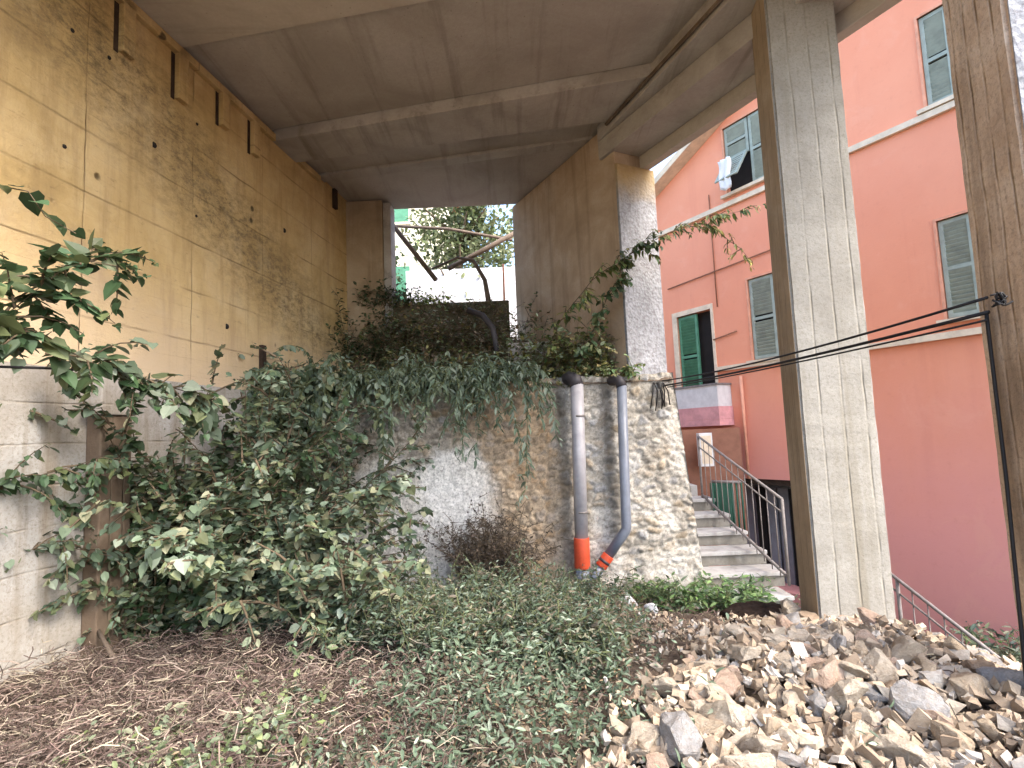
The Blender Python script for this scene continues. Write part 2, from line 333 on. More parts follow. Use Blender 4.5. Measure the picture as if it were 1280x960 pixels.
def axis(fine0, fine1, step, lo, hi):
    a = list(np.arange(fine0, fine1, step)); d = step
    while a[-1] < hi: d *= 1.35; a.append(a[-1]+d)
    d = step; b = [a[0]]
    while b[-1] > lo: d *= 1.35; b.append(b[-1]-d)
    return np.array(b[::-1][:-1]+a)
xs = axis(-4, 7.5, 0.07, -250, 250); ys = axis(1.0, 11, 0.07, -200, 300)
XX, YY = np.meshgrid(xs, ys, indexing='ij'); ZZ = gz(XX, YY)
V = np.stack([XX, YY, ZZ], -1).reshape(-1, 3); ni, nj = XX.shape
I, J = np.meshgrid(np.arange(ni-1), np.arange(nj-1), indexing='ij'); a = (I*nj+J).ravel()
g = arr_mesh('ground', V, np.stack([a, a+nj, a+nj+1, a+1], 1), M['ground'], smooth=True); tag(g, kind='structure')

# ------------------------------------------------------------------ left wall, plinth, pilaster
lw = empty('retaining_wall', (LW0.x, LW0.y, 0), math.atan2(dL.y, dL.x))      # local x runs away along the wall, local -y faces the room
tag(lw, 'tall ochre formwork-marked concrete wall on the left with dark mould and slots at its top', 'wall')
LF = 4.55                                                                     # length ahead of LW0 to the far corner
def wl(s, off=0): p = LW0 + dL*s + Vector((dL.y, -dL.x))*off; return Vector((p.x, p.y, 0))
mb = MB(); mb.box(-6.5, 0, TER+0.0, LF+0.35, 0.5, CEIL+0.3); mb.build('wall', M['ochre'], lw)
mb = MB(); mb.box(-6.5, -0.03, -0.6, LF+0.3, 0.5, TER-0.003); tag(mb.build('plinth', M['plinth'], lw), 'pale plastered lower band')
nL = Vector((-dL.y, dL.x, 0))      # from room into the wall
def lwpt(px, py):
    p = onplane(px, py, (LW0.x, LW0.y, 0), nL); q = p - Vector((LW0.x, LW0.y, 0)); return q.x*dL.x+q.y*dL.y, p.z
for (px, y0, y1) in ((140, 18, 58), (212, 66, 118), (268, 112, 152), (308, 150, 188)):
    s0, za = lwpt(px, y0); _, zb = lwpt(px, y1); zb = max(zb, 4.9)
    mb = MB(); mb.box(s0+0.07, -0.06, zb, s0+0.20, 0.02, CEIL-0.02); mb.build('bracket', M['ochre'], lw, bevel=0.006)
    mb = MB(); mb.box(s0+0.02, -0.006, zb-0.02, s0+0.066, 0.02, CEIL-0.1); tag(mb.build('slot', M['soil'], lw), 'dark slot beside the bracket')
mb = MB(); mb.box(-6.5, -0.06, CEIL-0.09, 3.6, 0.01, CEIL-0.004); mb.build('ledge', M['ochre'], lw, bevel=0.01)
for (px, py, r) in ((192, 181, .035), (355, 288, .04), (283, 408, .035), (90, 38, .022), (80, 183, .02), (136, 72, .022), (246, 155, .02), (245, 270, .018)):
    s0, z0 = lwpt(px, py); mb = MB(); mb.tube([(s0, -0.004, z0), (s0+.01, 0.03, z0)], r*random.uniform(.8, 1), 7); mb.build('tie_hole', M['dark'], lw)
s0, z0 = lwpt(326, 445); mb = MB(); mb.box(s0-0.04, -0.05, z0-0.25, s0+0.04, 0.01, z0+0.13); mb.build('drain_slot', M['soil'], lw)
s0, z0 = lwpt(417, 252); mb = MB(); mb.box(s0-0.05, -0.05, z0-0.12, s0+0.05, 0.01, z0+0.2); mb.build('drain_slot', M['soil'], lw)
# pilaster against the plinth
sA, _ = lwpt(98, 700); sB, _ = lwpt(147, 700)
p = wl(sA+0.0); pl = empty('concrete_post', (p.x, p.y, 0), math.atan2(dL.y, dL.x)); tag(pl, 'brown stained concrete post standing against the pale lower band of the left wall', 'post')
mb = MB(); mb.box(0, -0.17, -0.1, 0.30, -0.035, 2.30); mb.build('shaft', M['pilaster'], pl, bevel=0.012)
mb = MB(); mb.box(-0.02, -0.19, 2.303, 0.32, -0.035, 2.60); mb.build('head', M['plinth'], pl, bevel=0.012)

# far return wall and low wall at the opening
rw = empty('return_wall', (0, 0, 0)); tag(rw, 'narrow brown concrete wall stub at the far corner left of the bright opening', 'wall')
pl0 = atY(430, 300, 9.25); pl1 = atY(478, 300, 9.25)
mb = MB(); mb.box(pl0.x-0.35, 9.25, 2.0, pl1.x, 9.75, CEIL+0.01); mb.build('wall', M['brownface'], rw)
mb = MB(); mb.box(pl1.x+0.002, 9.32, 2.2, pl1.x+0.13, 9.68, CEIL-0.003); mb.build('edge_strip', M['beam'], rw, bevel=0.01)
q0 = atY(640, 380, 9.3)
bw = MB(); bw.box(pl1.x+0.14, 9.3, 2.2, q0.x-0.05, 9.55, atY(560, 378, 9.3).z)
bw = bw.build('low_wall', concrete('mossy_concrete', (0.06, 0.055, 0.035), (0.11, 0.095, 0.06), (0.18, 0.16, 0.11), 2.5, stain_amt=0.4), bevel=0.02)
tag(bw, 'low dark mossy wall closing the bottom of the bright opening', 'wall')

# ------------------------------------------------------------------ deck overhead
CO = Vector((1.49, 7.03)); nB = Vector((dB.y, -dB.x))       # nB points outwards (right)
def bp(s, w): return CO + dB*s + nB*w
def slabpt(px, py, z=CEIL): p = atZ(px, py, z); return Vector((p.x, p.y))
deck = empty('concrete_deck', (0, 0, CEIL)); tag(deck, 'grey brown concrete deck roofing the space, with stepped edge beam and cross ribs', 'deck')
def prismz(name, pts, z0, z1, m, parent, bevel=0):
    mb = MB(); mb.prism([(q[0], q[1]) for q in pts], z0-CEIL, z1-CEIL); return mb.build(name, m, parent, bevel)
YN, YF = 2.1, 9.72
lx = lambda Y: LW0.x + (Y-LW0.y)*dL.x/dL.y + 0.0
E0 = slabpt(872, 20); E1 = slabpt(775, 128); eaz = (E1-E0).normalized()
def edge(Y, w=0.0): t = (Y-E0.y)/eaz.y; p = E0 + eaz*t; return p.x + w
# slab zones divided by lines across (they run almost square to the left wall)
cr = lambda a, b: (slabpt(*a), slabpt(*b))
L1 = cr((225, 60), (480, 12)); L2 = cr((345, 166), (790, 88)); L3 = cr((372, 196), (745, 146))
def lineY(L, X): return L[0].y + (X-L[0].x)*(L[1].y-L[0].y)/(L[1].x-L[0].x)
XR = 7.5
def zone(La, Lb):
    f = lambda L, X: lineY(L, X) if isinstance(L, tuple) else L
    return [(-4.2, f(La, -4.2)), (XR, f(La, XR)), (XR, f(Lb, XR)), (-4.2, f(Lb, -4.2))]
def clip_right(poly):
    # cut the polygon with the slab's right edge line
    out = []; sub = []
    for i in range(len(poly)):
        a_, b_ = Vector(poly[i]), Vector(poly[(i+1) % len(poly)]); k_ = 40 if (b_-a_).length > 1.0 else 4
        sub += [a_.lerp(b_, q/k_) for q in range(k_)]
    poly = sub
    def sd(q):
        t_ = (q[1]-CO.y)/dB.y; return q[0] - max(edge(q[1], 0.02), CO.x+dB.x*t_+(.30 if q[1] > 6.9 else -9))
    for i in range(len(poly)):
        a_, b_ = poly[i], poly[(i+1) % len(poly)]; da, db = sd(a_), sd(b_)
        if da <= 0: out.append(a_)
        if (da <= 0) != (db <= 0):
            t = da/(da-db); out.append((a_[0]+(b_[0]-a_[0])*t, a_[1]+(b_[1]-a_[1])*t))
    return out
prismz('ceiling_slab', clip_right(zone(YN, L1)), CEIL, CEIL+0.3, M['slab_light'], deck)
prismz('ceiling_slab', clip_right(zone(L1, L2)), CEIL+0.05, CEIL+0.3, M['slab'], deck)
L2b = (L2[0]+Vector((0, .02)), L2[1]+Vector((0, .02)))
prismz('cross_beam', clip_right(zone(L2b, L3)), CEIL-0.09, CEIL+0.3, M['beam'], deck, 0.012)
L3a = (L3[0]+Vector((0, .01)), L3[1]+Vector((0, .01)))
prismz('ceiling_slab', clip_right(zone(L3a, YF)), CEIL+0.04, CEIL+0.3, M['slab'], deck)
mid = (L3[0]+Vector((0, .62)), L3[1]+Vector((0, .55))); mid2 = (L3[0]+Vector((0, .85)), L3[1]+Vector((0, .75)))
prismz('cross_beam', clip_right(zone(mid, mid2)), CEIL-0.0, CEIL+0.2, M['beam'], deck, 0.01)
# stepped edge beam : (outer offset from slab edge line, soffit height)
def strip(name, w0, w1, z0, z1, m):
    pts = [(edge(YN, w0), YN), (edge(YN, w1), YN), (edge(7.0, w1), 7.0+0.0), (edge(7.0, w0), 7.0)]
    return prismz(name, pts, z0, z1, m, deck)
def bstrip(name, a, b_, z0, z1, m, s0=-5.7, s1=0.32):
    pts = [bp(s0, a), bp(s0, b_), bp(s1, b_), bp(s1, a)]; return prismz(name, pts, z0, z1, m, deck, 0.01)
mbx = [(edge(YN, 0.0), YN), bp(-5.55, -.053), bp(0.32, -.053), (edge(7.02, 0.0), 7.02)]
prismz('edge_beam', mbx, CEIL-0.18, CEIL+0.35, M['beam'], deck, 0.01)
bstrip('edge_beam', -.05, 0.42, CEIL-0.42, CEIL+0.36, M['beam'])
bstrip('edge_beam', 0.423, 0.55, CEIL-0.60, CEIL+0.37, M['slab_light'], s1=0.6)
bstrip('fascia', 0.553, 0.62, CEIL-0.50, CEIL+0.45, M['beam'], s1=0.6)
dk = MB(); dk.tube([(edge(2.2, -0.03), 2.2, -0.115), (edge(6.95, -0.03), 6.95, -0.115)], 0.024, 6); dk.build('conduit', M['pilaster'], deck)  # dark tube added to draw the dark line along the slab edge

# ------------------------------------------------------------------ pier wall on the right (concrete side, pebbledash end)
pw = empty('pier_wall', (CO.x, CO.y, 0), math.atan2(dB.y, dB.x))      # local x away along the wall, local -y outwards to the right
tag(pw, 'warm brown concrete wall right of the bright opening, its near end in white pebbledash', 'wall')
ptop = CEIL+0.0
mb = MB(); mb.box(0.05, -0.58, TER-0.3, 3.05, 0, ptop); mb.build('wall', M['pier'], pw, bevel=0.01)
mb = MB(); mb.box(0.0, -0.62, TER-0.2, 0.047, 0.004, CEIL-0.6); mb.build('end_face', M['pebble'], pw, bevel=0.01)

# ------------------------------------------------------------------ pillars
def pillar(name, corner, wx, wy, z0, z1, m, label, side=None):
    o = empty(name, (corner[0], corner[1], z0), -azL); tag(o, label, 'pillar')
    n = 24; vs = []
    bm = bmesh.new(); bmesh.ops.create_cube(bm, size=1)
    for v in bm.verts: v.co = Vector(((v.co.x+.5)*wx, (v.co.y+.5)*wy, (v.co.z+.5)*(z1-z0)))
    bmesh.ops.bevel(bm, geom=[e for e in bm.edges if abs((e.verts[0].co-e.verts[1].co).z) > 1], offset=0.018, segments=2, affect='EDGES')
    bmesh.ops.bisect_plane(bm, geom=bm.verts[:]+bm.edges[:]+bm.faces[:], plane_co=(0, 0, 0.1), plane_no=(0, 0, 1))
    for k in range(2, 60):
        if k*0.1 < z1-z0: bmesh.ops.bisect_plane(bm, geom=bm.verts[:]+bm.edges[:]+bm.faces[:], plane_co=(0, 0, k*0.1), plane_no=(0, 0, 1))
    for v in bm.verts:
        j = 0.0025 if 0.02 < v.co.z < z1-z0-0.02 else 0
        v.co.x += random.uniform(-j, j); v.co.y += random.uniform(-j, j)
    me = bpy.data.meshes.new('shaft'); bm.to_mesh(me); bm.free(); link('shaft', me, m, o)
    return o
c1 = atY(1002, 520, 4.65); c2 = atY(1083, 520, 4.7)
w1 = (c2.x-c1.x)/math.cos(azL)*1.0
pil1 = pillar('concrete_pillar', (c1.x, c1.y), w1, 0.42, 0.0, CEIL-0.0, M['pillar'], 'square grey board-marked concrete pillar rising out of the heap of broken stone')
mb = MB(); mb.box(-0.004, 0.012, 0.0, -0.001, 0.41, CEIL-0.0); mb.build('side_face', M['brownface'], pil1)['label'] = 'brown side face'  # thin brown sheet over the pillar's left side
c3 = atY(1288, 260, 2.55)
pil2 = pillar('concrete_pillar', (c3.x, c3.y), 0.45, 0.44, -0.6, CEIL-0.0, [M['pillar2']], 'brown streaked rough concrete pillar at the right edge, cables tied round it')
mb = MB(); mb.box(0.015, -0.008, 0.0, 0.435, -0.001, CEIL+0.6); mb.build('end_face', M['pebble'], pil2)

# ------------------------------------------------------------------ red apartment building
FO = Vector((5.5, 8.6)); FA = math.atan2(-dF.y, -dF.x)       # local x = to the right along the facade, +y into the building
ap = empty('apartment_building', (FO.x, FO.y, 0), FA); tag(ap, 'salmon red apartment house with grey green shutters, cream string courses and a small balcony', 'building')
exF = Vector((-dF.x, -dF.y, 0)); nF = Vector((exF.y*-1, exF.x, 0))
def fac(px, py, off=0.0):
    p0 = Vector((FO.x, FO.y, 0)) - nF*off; p = onplane(px, py, p0, nF); q = p-Vector((FO.x, FO.y, 0)); return q.dot(exF), p.z
def rect(xa, xb, ya, yb, xm=None):
    """window from its left/right px and the top/bottom px measured at its left side"""
    s0, z1 = fac(xa, ya); _, z0 = fac(xa, yb); s1 = fac(xb, ya)[0]; return [s0, s1, z0, z1]
Wn = {'W1': rect(1146, 1226, 24, 142), 'W2': rect(1170, 1262, 277, 402), 'W3': rect(903, 968, 162, 247), 'W4': rect(934, 1000, 350, 452), 'D': rect(846, 889, 397, 500)}
lo = fac(975, 600)[1]
holes = [Wn[k] for k in ('W1', 'W2', 'W3', 'W4', 'D')]
sL, sR = fac(800, 400)[0]-0.6, 5.6
# basement opening under the left part
bs0, bs1 = fac(880, 600)[0], fac(1040, 600)[0]
holes.append([bs0, bs1, -0.9, lo])
xB_, zB_ = fac(897, 160); xA_, zA_ = fac(830, 236); kk = (zB_-zA_)/(xB_-xA_); ZT = 9.6
zl = lambda x: zB_ + kk*(x-xB_)
xb = sorted(set([sL, sR, xA_, xB_, xB_+(ZT-zB_)/kk] + [h[0] for h in holes] + [h[1] for h in holes])); zb = sorted(set([-2.2, ZT, zB_] + [h[2] for h in holes] + [h[3] for h in holes]))
mb = MB()
for i in range(len(xb)-1):
    for j in range(len(zb)-1):
        cx, cz = (xb[i]+xb[i+1])/2, (zb[j]+zb[j+1])/2
        if any(h[0] < cx < h[1] and h[2] < cz < h[3] for h in holes): continue
        q = [(xb[i], zb[j]), (xb[i+1], zb[j]), (xb[i+1], zb[j+1]), (xb[i], zb[j+1])]
        q = [(x, min(z, zl(x))) for x, z in q]
        if q[2][1]-q[1][1] < 1e-4 and q[3][1]-q[0][1] < 1e-4: continue
        mb.add([(x, 0, z) for x, z in q], [(0, 1, 2, 3)])
for h in holes:
    d = 0.16 if h[2] > 0 else 1.4
    a_, b_, z0, z1 = h
    mb.add([(a_, 0, z0), (b_, 0, z0), (b_, 0, z1), (a_, 0, z1), (a_, d, z0), (b_, d, z0), (b_, d, z1), (a_, d, z1)], [(0, 4, 5, 1), (1, 5, 6, 2), (2, 6, 7, 3), (3, 7, 4, 0)])
mb.add([(sR, 0, -2.2), (sR, 9, -2.2), (sR, 9, ZT), (sR, 0, ZT), (sL, 0, -2.2), (sL, 9, -2.2), (sL, 9, zl(sL)), (sL, 0, zl(sL))], [(0, 1, 2, 3), (4, 5, 6, 7)])
me = bpy.data.meshes.new('facade'); me.from_pydata([tuple(v) for v in mb.v], [], mb.f); link('facade', me, M['red'], ap)
xk = xB_+(ZT-zB_)/kk
mb = MB(); mb.add([(sL-.3, -0.3, zl(sL-.3)+.02), (xk, -0.3, ZT+.02), (sR+.3, -0.3, ZT+.02), (sR+.3, 9, ZT+.02), (xk, 9, ZT+.02), (sL-.3, 9, zl(sL-.3)+.02),
    (sL-.3, -0.3, zl(sL-.3)+.16), (xk, -0.3, ZT+.16), (sR+.3, -0.3, ZT+.16), (sR+.3, 9, ZT+.16), (xk, 9, ZT+.16), (sL-.3, 9, zl(sL-.3)+.16)],
    [(0, 1, 4, 5), (1, 2, 3, 4), (6, 7, 10, 11), (7, 8, 9, 10), (0, 1, 7, 6), (1, 2, 8, 7), (2, 3, 9, 8), (5, 0, 6, 11)]); mb.build('roof', M['cream'], ap)
def shutter_leaf(parent, x0, x1, z0, z1, m, y=0.02, split=0.5, name='shutter'):
    mb = MB(); t = 0.055; mb.box(x0, y, z0, x0+t, y+.04, z1); mb.box(x1-t, y, z0, x1, y+.04, z1)
    zm = z0 + (z1-z0)*split
    for zz in (z0, zm-t/2, z1-t): mb.box(x0+t, y, zz, x1-t, y+.04, zz+t)
    n = int((z1-z0)/0.065)
    for k in range(n):
        zc = z0+t+(z1-z0-2*t)*(k+.5)/n
        if abs(zc-zm) < .05: continue
        mt = Matrix.Translation((0, y+.02, zc)) @ Matrix.Rotation(R(-58), 4, 'X')
        mb.box(x0+t, -.032, -.004, x1-t, .032, .004, mt)
    return mb.build(name, m, parent)
def window(h, m, label=None, twoleaf=True, openleft=False):
    s0, s1, z0, z1 = h; w = empty('window', (0, 0, 0)); w.parent = ap
    if label: w['label'] = label
    f = MB(); t = 0.035
    f.box(s0-t, -.018, z0-0.0, s0, .03, z1+t); f.box(s1, -.018, z0, s1+t, .03, z1+t); f.box(s0, -.018, z1, s1, .03, z1+t); f.build('frame', M['peach'], w)
    b = MB(); b.box(s0, 0.10, z0, s1, 0.15, z1); b.build('pane', M['dark'], w)
    sl_ = MB(); sl_.box(s0-.1, -.09, z0-.06, s1+.1, .0, z0-.002); sl_.build('sill', M['cream'], w)
    mid = (s0+s1)/2
    if openleft:
        # left leaf lower flap pushed out on its stay
        shutter_leaf(w, s0+.01, mid-.012, z0+(z1-z0)*.5, z1-.01, m); shutter_leaf(w, mid+.012, s1-.01, z0+.02, z1-.01, m)
    else:
        shutter_leaf(w, s0+.01, mid-.004, z0+.02, z1-.01, m); shutter_leaf(w, mid+.004, s1-.01, z0+.02, z1-.01, m)
    return w
window(Wn['W1'], M['shutter']); window(Wn['W2'], M['shutter']); window(Wn['W4'], M['shutter'])
w3 = window(Wn['W3'], M['shutter'], 'shuttered window with one lower flap open and washing on it', openleft=True)
s0, s1, z0, z1 = Wn['W3']; ms = (s0+s1)/2
fl = MB(); mt = Matrix.Translation((0, 0.0, z0+(z1-z0)*.5)) @ Matrix.Rotation(R(-35), 4, 'X')
fl.box(s0+.02, -.03, -(z1-z0)*.48, s0+.08, .0, 0, mt); fl.box(ms-.08, -.03, -(z1-z0)*.48, ms-.02, .0, 0, mt)
for k in range(9): fl.box(s0+.08, -.03, -(z1-z0)*.48+k*.07, ms-.08, -.01, -(z1-z0)*.48+k*.07+.045, mt)
fl.build('shutter_flap', M['shutter'], w3)
# washing hanging at W3
cs, cz = fac(921, 222); cl = MB()
n = 8; vs = []
for i in range(n+1):
    for j in range(7):
        vs.append((cs-.13+.26*j/6+.02*math.sin(i), -.36+.03*math.sin(j*2.2+i*.4), cz+.28-.62*i/n*(1-.1*abs(j-3)/3)))
cl.add(vs, [(i*7+j, i*7+j+1, (i+1)*7+j+1, (i+1)*7+j) for i in range(n) for j in range(6)], True)
clo = cl.build('laundry', M['cloth']); clo.matrix_world = ap.matrix_world.__class__.Translation((FO.x, FO.y, 0)) @ Matrix.Rotation(FA, 4, 'Z')
tag(clo, 'white washing hanging out of the upper window left of the grey pillar', 'laundry')
sm = clo.modifiers.new('s', 'SOLIDIFY'); sm.thickness = 0.01
# string courses
def course(pa, pb, px0, h=0.09):
    zc = (fac(*pa)[1] + fac(*pb)[1])/2; mb = MB(); mb.box(fac(px0, 400)[0] if px0 else sL, -.07, zc-h/2, sR, -.002, zc+h/2)
    return mb.build('string_course', M['cream'], ap)
course((1065, 190), (1190, 131), None); course((1088, 434), (1228, 413), 892)
# door and balcony
s0, s1, z0, z1 = Wn['D']
dr = empty('balcony_door'); dr.parent = ap
f = MB(); f.box(s0-.12, -.02, z0, s0, .03, z1+.1); f.box(s1, -.02, z0, s1+.06, .03, z1+.1); f.box(s0, -.02, z1, s1, .03, z1+.1); f.build('frame', M['cream'], dr)
f = MB(); f.box(s0, .13, z0, s1, .158, z1); f.build('opening', M['dark'], dr)
shutter_leaf(dr, s0+.01, s0+(s1-s0)*.56, z0+.02, z1-.02, M['shutter_g'], y=.03)
dep = 0.42
ba, bz0 = fac(838, 537, dep); bb = fac(898, 505, dep)[0]; zt = fac(895, 481, dep)[1]; zmid = fac(895, 508, dep)[1]; zbo = fac(895, 532, dep)[1]
bal = empty('balcony'); bal.parent = ap
f = MB(); f.box(ba-.5, -dep, zbo, bb, -.003, zbo+.12); f.build('floor_slab', M['pink'], bal)
f = MB(); f.box(ba-.5, -dep, zbo+.123, bb, -dep+.08, zmid); f.box(bb-.08, -dep+.083, zbo+.123, bb, -.003, zmid); f.build('parapet', M['pink'], bal)
f = MB(); f.box(ba-.5, -dep+.02, zmid+.003, bb-.02, -dep+.04, zt); f.box(bb-.04, -dep+.043, zmid+.003, bb-.02, -.003, zt); f.build('screen', M['white'], bal)
f = MB(); f.box(ba-.5, -dep, zt+.003, bb, -dep+.05, zt+.04); f.box(bb-.05, -dep+.053, zt+.003, bb, -.003, zt+.04); f.build('top_rail', M['rail'], bal)
# drainpipe, conduits on the facade
a_ = fac(928, 470); b_ = fac(938, 600)
f = MB(); f.tube([(a_[0], -.05, a_[1]), (a_[0], -.05, lo)], .03); f.build('drainpipe', M['peach'], ap)
a_ = fac(888, 262); f = MB(); f.tube([(a_[0], -.02, a_[1]+.3), (a_[0], -.02, fac(889, 392)[1]+.1)], .012, 5); f.build('conduit', M['tile'], ap)
a_ = fac(836, 362); b_ = fac(966, 312); f = MB(); f.tube([(a_[0], -.03, a_[1]), (b_[0], -.03, b_[1])], .014, 5); f.build('conduit', M['tile'], ap)
a_ = fac(893, 425); b_ = fac(922, 414); f = MB(); f.tube([(a_[0], -.03, a_[1]), (b_[0], -.03, b_[1])], .014, 5); f.build('conduit', M['tile'], ap)
# basement front in the recess
f = MB(); f.box(bs0+.002, .02, lo-.10, bs1-.002, 1.38, lo-.003); f.build('shade_soffit', M['soil'], ap)  # dark box added under the recess top, its colour standing for shade
f = MB(); f.box(bs1-.06, .02, -.9, bs1-.002, 1.38, lo-.103); f.build('shade_side', M['soil'], ap)  # dark box added along the recess side, again in place of shade
f = MB(); f.box(bs0, 0.6, -.9, bs1, 0.7, lo-.12); f.build('basement_wall', M['grey_panel'], ap)
x_ = fac(925, 640)[0]
for k in range(9):
    f = MB(); xx = x_+k*.24; f.box(xx, .50-.03*(k % 2), -.9, xx+.20, .53-.03*(k % 2), lo-.2); f.build('panel', M['grey_panel'] if k % 3 else M['dark'], ap)

# ------------------------------------------------------------------ stairs and railings
st = empty('outdoor_stairs', (0, 0, 0)); tag(st, 'worn grey concrete stairs climbing away behind the right end of the stone wall', 'stairs')
def step_y(k): return 7.4+0.44*k
prev = None
ends = [968, 966, 942, 918, 897, 880]; tops = [736, 709, 686, 661, 636, 618]
EN = []
for k in range(6):
    Y = step_y(k); e = atY(ends[k], tops[k], Y); z = -.19+.2*k; EN.append((e.x, Y, e.z))
    mb = MB(); xr = [3.50, 3.62, 3.58, 3.50, 3.42, 3.36][k]
    mb.box(1.7-0.06*k, Y, z-.055, xr, Y+.47, z); sp_ = mb.build('step', M['step'], st, bevel=0.012)
    mb = MB(); mb.box(1.7-0.06*k, Y+.04, z-.2-(.25 if k == 0 else 0), xr-.01, Y+.46, z-.057); mb.build('riser', M['riser'], sp_)
mb = MB(); mb.box(1.2, step_y(6), .6, 3.2, 11.6, 1.0); mb.build('landing', M['step'], st, bevel=.015)
mb = MB(); mb.box(3.05, 7.05, -.6, 3.9, 7.38, -.36); mb.build('bottom_slab', M['step'], st, bevel=.02)
# railing along the flight: line of the string and the handrail from the photo
def railing(name, label, A, B, h, nb, m, rails=(1.0, .82), posts=(), cat='railing', bot=True):
    o = empty(name, A); tag(o, label, cat); A = Vector(A); B = Vector(B); up = Vector((0, 0, h)); D = B-A
    for q, rr in zip(rails, (.020, .012, .012)):
        mb = MB(); mb.tube([up*q, D+up*q], rr, 8); mb.build('handrail' if q == 1.0 else 'lower_rail', m, o)
    if bot:
        mb = MB(); mb.tube([Vector((0, 0, .02)), D+Vector((0, 0, .02))], .022, 6); mb.build('bottom_rail', m, o)
    for k in range(nb):
        t = k/(nb-1); th = k in posts; mb = MB(); mb.tube([D*t+Vector((0, 0, -.08)), D*t+up*(rails[0])], .020 if th else .007, 6)
        mb.build('post' if th else 'baluster', m, o)
    return o
Af = atY(986, 724, 7.45); Bf = atY(878, 620, 9.75)
railing('stair_railing', 'thin steel railing climbing beside the far concrete stairs', Af, Bf, 1.02, 14, M['rail'], posts=(0, 13))
A2 = atY(1100, 707, 6.65); B2 = atY(1268, 838, 5.45)
A2b = Vector((A2.x, A2.y, A2.z-.95)); B2b = Vector((B2.x, B2.y, B2.z-.95))
A2b -= (B2b-A2b)*.35; B2b += (B2b-A2b)*.3
railing('stair_railing', 'grey railing running down to the right before the red wall, behind the heap', A2b, B2b, .95, 15, M['rail'], posts=(4, 10), rails=(1.0, .84))
# green gate beside the stairs, meter box
gA = atY(890, 602, 9.6); gB = atY(926, 598, 9.3)
gt = empty('green_gate', (gA.x, gA.y, 0)); tag(gt, 'dark green barred gate beside the stairs under the red house', 'gate')
D = Vector((gB.x-gA.x, gB.y-gA.y, 0)); mb = MB()
mb.tube([(0, 0, gA.z), D+Vector((0, 0, gA.z))], .025, 6); mb.tube([(0, 0, gA.z-.95), D+Vector((0, 0, gA.z-.95))], .025, 6); mb.build('frame', M['rail'], gt)
for k in range(7):
    mb = MB(); mb.tube([D*(k/6)+Vector((0, 0, gA.z-1.0)), D*(k/6)+Vector((0, 0, gA.z))], .016, 6); mb.build('bar', M['railgreen'], gt)
mb = MB(); mb.box(-.0, .10, gA.z-1.0, D.x, .13, gA.z-.03); mb.build('panel', M['railgreen'], gt)
p = atY(882, 562, 10.2); bx = empty('meter_box', (p.x, p.y, p.z-.3)); tag(bx, 'small off-white meter box on the wall at the top of the stairs, below the balcony', 'box')
mb = MB(); mb.box(-.12, -.05, 0, .12, .1, .6); mb.build('case', M['white'], bx, bevel=.01)
mb = MB(); mb.box(-.09, -.058, .05, .09, -.052, .55); mb.build('door', M['cream'], bx)
# brown wall behind the stair head
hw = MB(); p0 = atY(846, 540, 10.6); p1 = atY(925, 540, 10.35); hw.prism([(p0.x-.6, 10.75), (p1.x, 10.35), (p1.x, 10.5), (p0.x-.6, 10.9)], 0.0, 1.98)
hw = hw.build('stairhead_wall', plain('red_brown_wall', (0.30, 0.14, 0.09), .9)); tag(hw, 'red brown wall at the head of the stairs under the balcony', 'wall')

